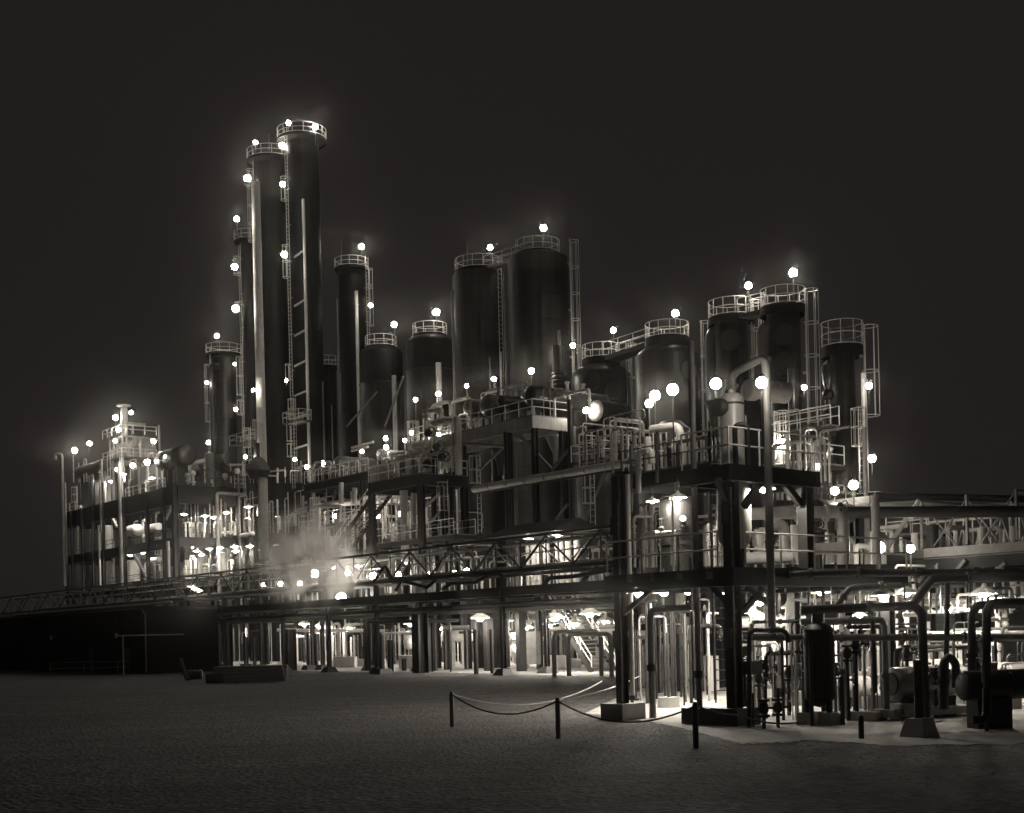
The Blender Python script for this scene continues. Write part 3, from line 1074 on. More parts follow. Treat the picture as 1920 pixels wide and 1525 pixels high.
# long vessel deck in front of the silos
pc = A(998, 777, 8)
sC, tC = ST(pc)
zU = pc.z
sUL = sx(764, 838, 8)
tUR = ST(B(1067, 800, sC))[1]
deck('long high vessel deck with a railing, in front of the two silos', sUL, sC, 8, tUR, zU, 0.9, [(sx(868, 826, 8.3), 8.3), (sC - 0.3, 8.4), (sC - 0.3, tUR - .4), (sUL + 3, 8.3)], mt='pale', rails=('f', 'r'), lw=0.35)
DU = []
for i, (px, py, r, L, lb, m_) in enumerate(((873, 764, 17, 5, 'smaller dished drum at the middle of the vessel deck', 'silver'), (905, 759, 21, 5, 'larger dished drum at the middle of the vessel deck', 'silver'), (935, 752, 12, 6, 'narrow drum right of the two middle ones on the vessel deck', 'dull'), (988, 741, 19, 7.5, 'long drum at the near corner of the vessel deck', 'dull'))):
    p = A(px, py, 9.2)
    rr = r / ppm(p)
    k = thing('horizontal_drum', lb, 'drum', V((p.x, p.y, zU)), 'drums on the vessel deck')
    MB().drum(p, p + E2 * L, rr, 28, 0.6, 2).build('shell', m_, k)
    for f in (0.25, 0.75):
        c = p + E2 * (L * f)
        MB().bx(ST(c)[0] - rr * .8, ST(c)[0] + rr * .8, ST(c)[1] - .1, ST(c)[1] + .1, zU, p.z - rr * .6).build('saddle', 'dark', k)
    if i in (1, 3):
        for f in (0.3, 0.5, 0.7):
            c = p + E2 * (L * f) + UP * rr
            MB().cyl(c - UP * .1, c + UP * .5, .12, None, 10).cyl(c + UP * .5, c + UP * .6, .2, None, 10).build('nozzle', 'pale', k)
for i, (xa, xb, ya, yb, dx) in enumerate(((810, 845, 763, 752, 0), (847, 881, 753, 745, 0), (911, 949, 731, 727, 0), (953, 991, 724, 717, 0))):
    p, q = A(xa, ya, 13), A(xb, yb, 13)
    z = q.z
    pipe('%s from the left of the hairpin pipes arching over the vessel deck' % ORD[i], [V((p.x, p.y, zU - .3)), V((p.x, p.y, z)), V((q.x, q.y, z)), V((q.x, q.y, zU - .3))], 0.16, 'pale', 0.5, 10, 'hairpin pipes over the vessel deck')
for i, (px, py, sz) in enumerate(((856, 776, .9), (892, 748, .7), (965, 760, .9), (1050, 728, .8), (1030, 733, .6))):
    c = A(px, py, 14)
    MB().lathe(V((c.x, c.y, zU)), [(sz * .8, 0), (sz * .8, .6), (sz, .7), (sz, 1.4), (sz * .7, 1.8), (sz * .3, 2.0), (sz * .3, 2.3), (0, 2.3)], 18).solo('fan_housing', 'dull', '%s from the left of the domed casings behind the drums on the vessel deck' % ORD[i], 'casing', 'domed casings on the vessel deck')
for i, (px, yt, w, yb, m_) in enumerate(((1041, 818, 38, 850, 'silver'), (938, 838, 40, 872, 'dull'), (885, 850, 30, 880, 'dull'))):
    c = A(px, yt, 12)
    r = w / 2 / ppm(c)
    zb = A(px, yb, 12).z
    MB().lathe(V((c.x, c.y, 0)), [(r * .25, zb - .8), (r * .3, zb), (r, c.z), (r, zU - 1.0)], 24).solo('hopper', m_, ('rightmost hopper cone, glinting, under the vessel deck', 'middle hopper cone under the vessel deck', 'leftmost hopper cone under the vessel deck')[i], 'hopper')
for i, (px, t, ra, y1) in enumerate(((947, 7.2, .12, 810), (953, 7.2, .09, 812), (958, 7.2, .12, 812), (965, 7.2, .14, 828), (844, 7.4, .1, 900), (850, 7.4, .1, 905), (1068, 9, .2, 750), (1075, 9.6, .15, 800))):
    q = A(px, y1, t)
    pipe('%s from the left of the dark upright pipes under the vessel deck' % ORD[i], [V((q.x, q.y, 5.6)), q], ra, 'silver' if i in (3, 7) else 'dull', group='upright pipes under the vessel deck')
for i, (a, e) in enumerate((((975, 818), (1035, 880)), ((1035, 882), (1066, 842)), ((900, 880), (945, 838)), ((1035, 985), (1065, 945)), ((1085, 1000), (1135, 885)))):
    MB().bar(A(*a, 9), A(*e, 9), 0.16).solo('brace', 'grey', '%s from the top left of the slanting braces under the vessel deck' % ORD[i], 'brace', 'braces under the vessel deck')
q = A(858, 786, 7)
pipe('thick white upright pipe at the left end of the vessel deck', [V((q.x, q.y, A(863, 890, 7).z)), q], 0.27, 'white', 0, 12)
p, q = A(866, 832, 7.6), A(946, 837, 7.6)
pipe('level dark pipe under the left half of the vessel deck', [p, q], 0.12, 'grey')
# the long sagging-jacket white pipe
p, q = A(888, 914, 4), A(1226, 864, 4)
zz = (p.z + q.z) / 2
p.z = q.z = zz
k = thing('insulated_pipe', 'long white insulated pipe slanting across the dark tanks to the right', 'pipe', p)
b = MB()
n = 9
for i in range(n):
    a, e = p.lerp(q, i / n), p.lerp(q, (i + .93) / n)
    b.tube([a, e], 0.235 + .02 * (i % 2), 12)
b.build('jacket', 'white', k)
MB().tube([p + UP * 0.0, q], 0.2, 8).build('core_pipe', 'grey', k)
MB().tube([p - UP * .32, q - UP * .32], 0.05, 6).build('tracer_line', 'dark', k)

# lower front deck with stair
pc = A(787, 886, 4)
sK = ST(pc)[0]
zL = pc.z
sKL = sx(690, 911, 4)
tKR = ST(B(877, 893, sK))[1]
deck('lower front deck on dark steel legs, with a pale cabinet and a long stair', sKL, sK, 4, tKR, zL, 0.85, [(sKL + .2, 4.2), (sK - .2, 4.2), (sK - .2, tKR - .2), (sK - .2, (4.2 + tKR) / 2), (sKL + .2, tKR - .2)], rails=('f', 'r'), lw=0.42)
c = A(709, 893, 5)
x, y = ST(c)
k = thing('cabinet', 'pale square cabinet with an overhanging lid on the lower front deck', 'cabinet', c)
c.z = zL
MB().bx(x - .5, x + .5, y - .4, y + .4, zL, zL + 1.25).build('body', 'panel', k)
MB().bx(x - .68, x + .68, y - .55, y + .55, zL + 1.25, zL + 1.36).build('lid', 'panel', k)


def stair(label, p, q, w, side, mt='dark', rmt='rail', rungs=None, h=1.0):
    k = thing('steel_stair', label, 'stair', V((q.x, q.y, min(p.z, q.z))))
    sd = side * (w / 2)
    for sg in (-1, 1):
        MB().bar(p + sd * sg, q + sd * sg, 0.08, 0.34).build('stringer', mt, k)
        railing(MB(), [p + sd * sg, q + sd * sg], h, 0.03, 1.4).build('handrail', rmt, k)
    b = MB()
    n = rungs or max(3, int(abs(p.z - q.z) / 0.24))
    for i in range(1, n):
        c = p.lerp(q, i / n)
        d = (q - p)
        d.z = 0
        d.normalize()
        b.hexa([c + sd * a * .9 + d * e + UP * f for f in (-.02, .02) for a, e in ((-1, -.13), (1, -.13), (1, .13), (-1, .13))])
    b.build('treads', 'grey', k)
    return k


p = A(733, 905, 6)
q = A(640, 1035, 6)
stair('long dark stair coming down left from the lower front deck', p, q, 1.5, E2, rungs=22)
# manifold of white pipes at the left end of the vessel deck
for i, (pts, t, r) in enumerate((
    (((800, 835), (800, 772)), 7.6, .2), (((795, 773), (828, 770)), 7.6, .2), (((826, 790), (826, 768)), 7.4, .17),
    (((806, 790), (806, 810)), 7.2, .16), (((812, 794), (860, 786)), 7.0, .2), (((815, 845), (815, 800)), 7.3, .17), (((768, 838), (800, 832)), 7, .2),
    (((832, 880), (832, 850)), 6, .2), (((813, 852), (836, 847)), 6, .16), (((805, 884), (805, 850)), 6.4, .2), (((775, 880), (775, 850)), 6, .24), (((845, 878), (845, 838)), 6.5, .12), (((790, 880), (790, 858), (800, 856)), 6.2, .14))):
    pipe('%s piece counted from the top in the white pipe manifold left of the vessel deck' % ORD[i], [A(x, y, t) for x, y in pts], r, 'white', .3, 10, 'white pipe manifold', flanges=1.0)
for i, (px, py) in enumerate(((802, 812), (818, 838), (800, 870), (828, 858))):
    c = A(px, py, 5.6)
    MB().ball(c, .3, 10, 6).wheel(c + E1 * .5, E1, .35).cyl(c, c + E1 * .5, .06, None, 6).solo('valve', 'dark', '%s from the top of the dark handwheel valves in the white manifold' % ORD[i], 'valve', 'valves in the white manifold')
c = A(775, 820, 8.6)
k = thing('ladder_cage', 'white lit ladder cage standing at the left end of the vessel deck', 'ladder', c - UP * 1.3)
b = MB()
zt, zb = A(772, 792, 8.6).z, A(772, 850, 8.6).z
for z in (zb, (zb + zt) / 2, zt):
    b.ring(V((c.x, c.y, z)), .45, .035, 0, 360, 4, 18)
for i in range(8):
    a = i * math.pi / 4
    b.tube([V((c.x + .45 * math.cos(a), c.y + .45 * math.sin(a), zb)), V((c.x + .45 * math.cos(a), c.y + .45 * math.sin(a), zt))], .03, 4)
b.build('cage', 'rail', k)
lad = MB()
for sg in (-.22, .22):
    lad.tube([c + E1 * sg + E2 * .4 + UP * (zb - c.z), c + E1 * sg + E2 * .4 + UP * (zt - c.z)], .03, 4)
for i in range(8):
    z = zb + (zt - zb) * (i + .5) / 8 - c.z
    lad.tube([c - E1 * .22 + E2 * .4 + UP * z, c + E1 * .22 + E2 * .4 + UP * z], .02, 4)
lad.build('rungs', 'rail', k)

# horizontal drums left of the lower front deck, on their own deck
zM = A(620, 903, 9).z
deck('small crowded deck under the two horizontal drums', sx(570, 905, 8), sx(690, 903, 8), 8, 14, zM, 0.7, [(sx(580, 930, 8.2), 8.2), (sx(680, 930, 8.2), 8.2)], rails=('f',))
for px, py, r, L, lb in ((590, 881, 8, 4.0, 'smaller horizontal drum right of the riser pipe'), (629, 868, 13, 4.2, 'larger banded horizontal drum right of the riser pipe'), (708, 853, 11, 4.5, 'shining horizontal drum behind the pale cabinet')):
    p = A(px, py, 11)
    rr = r / ppm(p)
    k = thing('horizontal_drum', lb, 'drum', V((p.x, p.y, p.z - rr)), 'drums left of the vessel deck')
    MB().drum(p, p + E2 * L, rr, 28, 0.55, 2).build('shell', 'silver', k)
    for f in (.25, .75):
        c = p + E2 * (L * f)
        x, y = ST(c)
        MB().bx(x - rr * .7, x + rr * .7, y - .08, y + .08, zM if py > 860 else zL, c.z - rr * .7).build('saddle', 'dark', k)
MB().tube([A(588, 878, 10.5), A(590, 868, 10.5), A(620, 866, 10.5), A(622, 874, 10.5)], .1, 8, .3).solo('pipe', 'white', 'small white looped pipe over the smaller horizontal drum', 'pipe')
for i, (a, e) in enumerate((((660, 840), (700, 829)), ((660, 846), (690, 838)))):
    pipe(('upper', 'lower')[i] + ' of two slanting white pipes behind the larger horizontal drum', [A(*a, 12), A(*e, 12)], .12, 'white')
# tanks and pipes seen under the lower front deck
for i, (px, yt, w, t, m_) in enumerate(((650, 968, 30, 14, 'dull'), (732, 978, 46, 13, 'silver'), (806, 955, 56, 14, 'silver'), (686, 985, 30, 15, 'dull'))):
    vessel(('round headed tank just right of the steam', 'lit tank behind the left legs of the lower front deck', 'lit broad tank between the legs of the lower front deck', 'dim tank behind the long stair')[i], px, yt, w, t, 5.6, .25, m_, 3, 'process_tank', 'tank', 'tanks under the lower front deck')
for i, (px, yt, yb, t, r) in enumerate(((757, 920, 1018, 5.5, .3), (776, 925, 1020, 7, .22), (832, 905, 1010, 7, .26), (838, 950, 1010, 8, .12), (815, 940, 1010, 9, .1), (765, 960, 1018, 9, .14))):
    q = A(px, yt, t)
    pipe('%s from the left of the pale uprights under the lower front deck' % ORD[(0, 2, 4, 5, 3, 1)[i]], [V((q.x, q.y, A(px, yb, t).z - 1.5)), q], r, 'pale', group='uprights under the lower front deck')
for i, (a, e, t) in enumerate((((785, 1005), (838, 945), 6.5), ((782, 965), (825, 925), 7), ((765, 1000), (790, 978), 8))):
    MB().bar(A(*a, t), A(*e, t), .15).solo('brace', 'pale', '%s pale diagonal brace under the lower front deck' % ('lower', 'upper', 'shorter left')[i], 'brace')
z = A(740, 1018, 6).z
deck('railed walkway behind the truss bridge, under the lower front deck', sx(695, 1020, 5), sx(850, 1005, 5), 5, 7, z, .4, [], rails=('f', 'b'), zl=5.6)
pipe('fat white pipe crossing behind the legs under the lower front deck', [A(560, 960, 9), A(620, 945, 9), A(755, 935, 9)], .28, 'white', .5, 12)
for i, (pts, t, r) in enumerate(((((598, 950), (598, 1015)), 7, .13), (((598, 950), (640, 950)), 7, .13), (((568, 930), (568, 1010)), 9, .12), (((588, 905), (588, 1030)), 9, .16), (((578, 960), (578, 1010)), 8, .1), (((640, 905), (640, 945)), 7, .2), (((665, 915), (665, 945)), 6.5, .2))):
    pipe('%s of the pale pipes between the steam and the long stair' % ORD[i], [A(x, y, t) for x, y in pts], r, 'pale', .2, 8, 'pale pipes by the steam')
c = A(620, 1020, 6.5)
k = thing('cabinet', 'narrow pale cabinet with a lid, standing in the steam', 'cabinet', c)
x, y = ST(c)
MB().bx(x - .4, x + .4, y - .3, y + .3, c.z - 3.0, c.z + .5).build('body', 'panel', k)
MB().bx(x - .55, x + .55, y - .42, y + .42, c.z + .5, c.z + .6).build('lid', 'panel', k)

# ================================================================== left block: a three storey open steel frame
tB = 14.0
sB1, sB0 = sx(330, 950, tB), sx(119, 930, tB)
tB1 = ST(B(562, 910, sB1))[1]
zT, zT2 = A(330, 909, tB).z, A(330, 944, tB).z
z1a, z1b = A(330, 1007, tB).z, A(330, 1026, tB).z
z0a, z0b = A(330, 1086, tB).z, A(330, 1100, tB).z
LB = thing('steel_structure', 'three storey open steel frame of the left block, black against its own lights', 'steel frame', W(sB0, tB, 0))
for (za, zb) in ((zT, zT2), (z1a, z1b), (z0a, z0b)):
    f = MB().bx(sB0, sB1, tB + .3, tB1, za - .15, za)
    f.bx(sB0, sB1 - .25, tB, tB + .28, zb, za).bx(sB1 - .24, sB1, tB, tB1, zb, za).bx(sB0, sB0 + .25, tB + .29, tB1, zb, za)
    n = int((sB1 - sB0) / 3)
    for i in range(1, n):
        a = sB0 + (sB1 - sB0) * i / n
        f.bx(a - .1, a + .1, tB + .29, tB1 - .3, za - .7, za - .16)
    f.build('floor', 'black', LB)
cols = [(sx(p, 980, tB), tB - .02) for p in (126, 137, 157, 176, 195, 235, 279, 310)] + [(sB1 + .05, tB - .02)] + [(sB1 + .05, ST(B(p, 980, sB1))[1]) for p in (450, 530)]
for i, (a, t) in enumerate(cols):
    w = .6 if a > sB1 - .5 else .38
    MB().ibeam(W(a, t - .12, 0), W(a, t - .12, zT), w, w, .05).build('column', 'black', LB)
    MB().ibeam(W(a, t + 8, 0), W(a, t + 8, zT), .35, .35, .05).build('column', 'black', LB)
for a, e in (((246, 1030), (277, 1086)), ((205, 962), (219, 988)), ((130, 968), (152, 950)), ((322, 950), (310, 975))):
    MB().bar(A(*a, tB + 1), A(*e, tB + 1), .3).build('brace', 'pale', LB)
rb = MB()
railing(rb, [W(sB0, tB, z1a), W(sB1, tB, z1a), W(sB1, tB1, z1a)], 1.1, .035, 2.2)
railing(rb, [W(sB0, tB, z0a), W(sB1, tB, z0a), W(sB1, tB1, z0a)], 1.1, .035, 2.2)
rb.build('railing', 'grey', LB)
rb = MB()
railing(rb, [W(sx(235, 905, tB), tB, zT), W(sx(310, 905, tB), tB, zT)], 1.1, .05, 2.5)
railing(rb, [W(sx(120, 905, tB), tB, zT), W(sx(140, 905, tB), tB, zT)], 1.1, .05, 2.5)
railing(rb, [W(sB1, ST(B(440, 900, sB1))[1], zT), W(sB1, tB1, zT)], 1.1, .04, 2.0)
rb.build('railing', 'rail', LB)
# pale pipes standing against the block
for i, (px, y0, y1, t, r, m_) in enumerate(((116, 1100, 852, 13.2, .22, 'pale'), (122, 1060, 905, 13.4, .14, 'pale'), (185, 1100, 985, 13.2, .16, 'pale'), (223, 1100, 868, 13, .24, 'pale'), (187, 1000, 880, 13.4, .12, 'grey'), (315, 1095, 1015, 13, .2, 'pale'))):
    p, q = A(px, y0, t), A(px, y1, t)
    p.x, p.y = q.x, q.y
    pts = [p, q]
    if i == 0:
        pts = [p, q, q - V((.9, 0, 0)), q - V((.9, 0, .7))]
    pipe(('pipe with a hooked top at the far left edge of the left block', 'thin pipe beside the hooked pipe on the left block', 'short pale pipe at the second bay of the left block', 'tallest pale pipe on the face of the left block', 'dark upper pipe at the second bay of the left block', 'pale pipe beside the corner column of the left block')[i], pts, r, m_, .7 if i == 0 else 0, 10)
for i, (px, y1, y2, xx, r, m_) in enumerate(((407, 925, 1100, 446, .2, 'pale'), (526, 925, 1060, 560, .16, 'pale'), (536, 950, 1020, 536, .15, 'pale'), (447, 900, 1090, 447, .14, 'grey'))):
    q = B(px, y1, sB1 + .6)
    pts = [V((q.x, q.y, A(px, y2, 14).z - 2)), q]
    if xx != px:
        pts.append(V((q.x, q.y, q.z)) + E2 * 4)
    pipe('%s pale riser from the left on the right face of the left block' % ORD[(0, 2, 3, 1)[i]], pts, r, m_, .4, 10, 'risers on the left block')
# things standing on the floors of the left block, lit from within
items = [
 # kind, x centre, top, bottom, width, row, material, label
 ('v', 203, 985, 1010, 17, 19, 'panel', 'pale corrugated tank in the second bay of the left block'),
 ('v', 228, 985, 1012, 12, 17, 'pale', 'narrow pale vessel in the third bay of the left block'),
 ('v', 168, 1050, 1100, 14, 18, 'silver', 'lit lower vessel in the first bay of the left block'),
 ('v', 206, 1052, 1100, 18, 18, 'panel', 'broad pale lower tank in the second bay of the left block'),
 ('v', 250, 1050, 1098, 24, 20, 'panel', 'broadest pale lower tank, behind the diagonal brace of the left block'),
 ('v', 166, 964, 978, 8, 18, 'white', 'small white vessel in the first bay of the left block'),
 ('h', 252, 995, 0, 11, 18, 'white', 'white horizontal drum on the middle floor of the left block'),
 ('h', 290, 990, 0, 8, 19, 'white', 'small white drum on the middle floor right of the larger one'),
 ('h', 290, 1050, 0, 5, 18, 'white', 'slim white drum on the lowest floor of the left block'),
 ('v', 365, 980, 1006, 20, 22, 'panel', 'pale tank left of the tangle of pipes in the left block'),
 ('v', 398, 985, 1004, 14, 24, 'white', 'white tank behind the tangle of pipes in the left block'),
 ('v', 352, 1050, 1085, 10, 22, 'white', 'white upright vessel by the corner on the lowest floor'),
 ('v', 380, 1040, 1085, 18, 25, 'white', 'broad white vessel on the lowest floor of the left block'),
 ('v', 418, 1035, 1075, 17, 21, 'panel', 'domed pale vessel on the lowest floor of the left block'),
 ('v', 433, 1040, 1080, 10, 26, 'pale', 'narrow pale vessel behind the domed one in the left block'),
 ('h', 424, 1000, 0, 3, 20, 'white', 'slim white horizontal pipe drum on the middle floor'),
 ('h', 463, 1003, 0, 4, 19, 'white', 'white horizontal drum behind the dark column of the left block'),
 ('v', 500, 990, 1006, 12, 30, 'pale', 'dim pale tank at the back right of the left block'),
 ('v', 466, 970, 1000, 9, 32, 'silver', 'narrow dim tank behind the dark column of the left block'),
 ('v', 545, 960, 1010, 26, 32, 'dull', 'big dim tank behind the right end of the left block'),
 ('v', 205, 893, 925, 22, 20, 'panel', 'brick-pale upper tank in the third bay of the left block'),
 ('v', 155, 890, 912, 8, 19, 'white', 'narrow white upper vessel in the first bay of the left block'),
 ('v', 180, 895, 925, 16, 20, 'dull', 'dim upper tank in the second bay of the left block')]
for k_, cx, yt, yb, w, t, m_, lb in items:
    c = A(cx, yt, t)
    r = w / 2 / ppm(c)
    zf = max([z for z in (0, z0a, z1a, zT) if z < c.z - .1])
    if k_ == 'v':
        b = MB().lathe(V((c.x, c.y, 0)), shellprof(r, zf, c.z - r * .3, .3, 3), 20)
        b.solo('process_vessel', m_, lb, 'vessel', 'vessels inside the left block')
    else:
        r = w / ppm(c)
        k = thing('horizontal_drum', lb, 'drum', V((c.x, c.y, zf)), 'drums inside the left block')
        MB().drum(c - E1 * 1.6, c + E1 * 1.6, r, 18, .5, 1).build('shell', m_, k)
        for f in (-1, 1):
            MB().cube(V((c.x, c.y, zf)) + E1 * f, .25, r * 1.4, max(.1, c.z - r * .8 - zf)).build('saddle', 'dark', k)
rnd = random.Random(4)
for band, (xa, xb, ya, yb, zfl, nn) in enumerate(((345, 445, 975, 1005, z1a, 12), (345, 445, 1042, 1085, z0a, 12), (455, 560, 960, 1008, z1a, 8), (160, 320, 955, 1005, z1a, 8), (165, 320, 1040, 1085, z0a, 8), (160, 320, 890, 925, zT2 - 3.4, 5))):
    where = ('right half, middle floor', 'right half, lowest floor', 'far right end, middle floor', 'left half, middle floor', 'left half, lowest floor', 'left half, top floor')[band]
    for i in range(nn):
        px = xa + (xb - xa) * (i + .5) / nn + rnd.uniform(-3, 3)
        t = rnd.uniform(17, 23)
        q = A(px, rnd.uniform(ya, (ya + yb) / 2), t)
        pts = [V((q.x, q.y, zfl)), q]
        if rnd.random() < .7:
            pts += [q + E1 * rnd.choice((-1, 1)) * rnd.uniform(.6, 1.6)]
            if rnd.random() < .5:
                pts += [pts[-1] - UP * rnd.uniform(.5, 1.2)]
        pipe('%s small pipe from the left in the left block %s' % (ORD[i], where), pts, rnd.choice((.09, .12, .16)), rnd.choice(('white', 'white', 'pale', 'grey')), .25, 8, 'small pipes in the left block', flanges=1.2)
# roof of the left block
cx0 = A(243, 858, 20)
x, y = ST(cx0)
z = A(243, 862, 20).z
k = thing('roof_cabin', 'bright lit open cabin of posts and rails on the left block roof', 'cabin', W(x, y, zT))
MB().bx(x - 1.2, x + 1.2, y + .4, y + 3, z, z + 2.7).build('body', 'pale', k)
MB().bx(x - 2.8, x + 2.0, y - 1.7, y + 3.2, z + 2.7, z + 2.9).build('roof', 'pale', k)
for a in (-2.7, -1.3, 0.1, 1.7, 3.2):
    for e in (-1.6, 2.9):
        MB().ibeam(W(x + a, y + e, z), W(x + a, y + e, z + 2.7 if a < 3 else z + 4.4), .2, .2).build('post', 'pale', k)
MB().bx(x + 1.9, x + 3.3, y - 1.4, y + 1.0, z + 4.2, z + 4.5).build('hood_box', 'pale', k)
for i, (a, e, r) in enumerate(((-2.2, .2, .3), (-1.6, -.6, .22), (.4, -1.0, .25), (1.2, -.7, .35), (2.5, -.4, .3), (2.9, .4, .2))):
    MB().lathe(W(x + a, y + e, z - .1), [(r, 0), (r, 1.6), (r * 1.3, 1.62), (r * 1.3, 1.8), (r * .6, 2.0), (r * .3, 2.5), (0, 2.5)], 12).build('tank', 'white' if i % 2 else 'pale', k)
bb = MB()
for a, e in ((-2.7, -1.3), (-1.3, .1), (.1, 1.7), (1.7, 3.2)):
    bb.bar(W(x + a, y - 1.6, z), W(x + e, y - 1.6, z + 2.7), .1)
bb.build('bracing', 'pale', k)
rb = MB()
for zz in (z - .1, z + 2.95):
    railing(rb, [W(x - 3.2, y - 2.4, zz), W(x + 3.4, y - 2.4, zz), W(x + 3.4, y + 2.4, zz)], 1.1, .055, 1.5)
rb.build('railing', 'rail', k)
MB().bx(x - 3.4, x + 3.6, y - 2.6, y + 3.0, z - .3, z - .12).build('floor', 'grey', k)
for a in (x - 3, x, x + 3):
    for t in (y - 2.3, y + 2.5):
        MB().bx(a - .12, a + .12, t - .12, t + .12, zT, z - .3).build('leg', 'pale', k)
q = A(233, 800, 21)
b = MB().cyl(V((q.x, q.y, z + 2)), A(233, 766, 21), .5, .46, 16)
zt = A(233, 762, 21).z
b.cyl(V((q.x, q.y, zt)), V((q.x, q.y, zt + .2)), .95, .95, 16)
for a in (-.4, .4):
    b.tube([V((q.x, q.y, zt - .5)) + E1 * a, V((q.x, q.y, zt)) + E1 * a], .06, 5)
b.solo('flue', 'pale', 'short pale flue with a flat rain cap on the roof cabin', 'flue')
# ladder with cage below the cabin
k = thing('roof_ladder', 'white lit ladder below the pale cabin of the left block', 'ladder', A(232, 925, 13.3))
b = MB()
pp, q = A(228, 930, 13.3), A(228, 845, 13.3)
q.x, q.y = pp.x, pp.y
for sg in (-.3, .3):
    b.tube([pp + E1 * sg, q + E1 * sg], .06, 5)
for i in range(14):
    zz = pp.z + (q.z - pp.z) * (i + .5) / 14
    b.tube([V((pp.x, pp.y, zz)) - E1 * .3, V((pp.x, pp.y, zz)) + E1 * .3], .04, 4)
b.build('rungs', 'rail', k)
for i, (xa, ya, xb, yb, t, r, lb, m_) in enumerate(((306, 866, 352, 862, 16, 1.25, 'big dark dished drum on the roof of the left block', 'dull'), (196, 872, 146, 876, 17, .8, 'long dark drum at the left end of the left block roof', 'dull'), (352, 880, 430, 877, 19, .75, 'long pale drum behind the domed stub on the left block', 'dull'), (236, 866, 205, 868, 19, .6, 'short pale drum under the roof cabin', 'pale'))):
    p, q = A(xa, ya, t), A(xb, yb, t if i != 0 else t)
    q.z = p.z
    k = thing('horizontal_drum', lb, 'drum', V((p.x, p.y, zT)), 'drums on the left block roof')
    MB().drum(p, q, r, 28, .3, 2).build('shell', m_, k)
    for f in (.25, .75):
        c = p.lerp(q, f)
        MB().cube(V((c.x, c.y, zT)), .3, r * 1.2, max(.15, c.z - r * .9 - zT)).build('saddle', 'dark', k)
c = A(393, 862, 15)
k = thing('domed_stub', 'domed upright vessel standing at the corner roof of the left block', 'vessel', V((c.x, c.y, zT)))
r = 9 / ppm(c)
MB().lathe(V((c.x, c.y, 0)), shellprof(r, zT, A(393, 856, 15).z, .9, 0), 20).build('shell', 'silver', k)
MB().lathe(V((c.x, c.y, A(393, 884, 15).z)), [(r, 0), (r * 1.3, .02), (r * 1.3, .2), (r, .22)], 20).build('flange', 'grey', k)
for i, (px, t) in enumerate(((352, 15), (362, 16), (376, 15), (408, 16), (422, 17), (436, 16), (445, 15.5), (455, 17), (470, 17), (495, 20), (520, 22), (545, 24))):
    q = A(px, rnd.uniform(876, 898), t)
    b = MB().cyl(V((q.x, q.y, zT)), q, .14, None, 8).ball(q + UP * .2, .34, 10, 6).cyl(V((q.x, q.y, zT + .3)), V((q.x, q.y, zT + .45)), .3, None, 8)
    b.solo('relief_valve', rnd.choice(('pale', 'dull', 'white')), '%s small round topped valve from the left on the left block corner roof' % ORD[i], 'valve', 'roof valves of the left block')
for i, (xa, ya, xb, yb, t, r) in enumerate(((432, 873, 456, 872, 16, .14), (450, 890, 520, 893, 17, .08), (500, 885, 535, 882, 20, .1))):
    pipe('%s of the level pale pipes on the corner roof of the left block' % ORD[i], [A(xa, ya, t), A(xb, yb, t), A(xb, yb + 12, t)], r, 'white', .2)
cap = A(484, 880, 12.2)
k = thing('angular_hood', 'angular dark hood with a square post, at the foot of the pale stack', 'hood', cap - UP * 1)
MB().lathe(cap, [(1.0, -.9), (1.35, -.2), (.9, .7), (.3, 1.2)], 6).build('hood', 'dull', k)
MB().bar(cap + UP * .8 - E1 * .2, cap + UP * 2.6 - E1 * .2, .55, .4).build('post', 'dark', k)

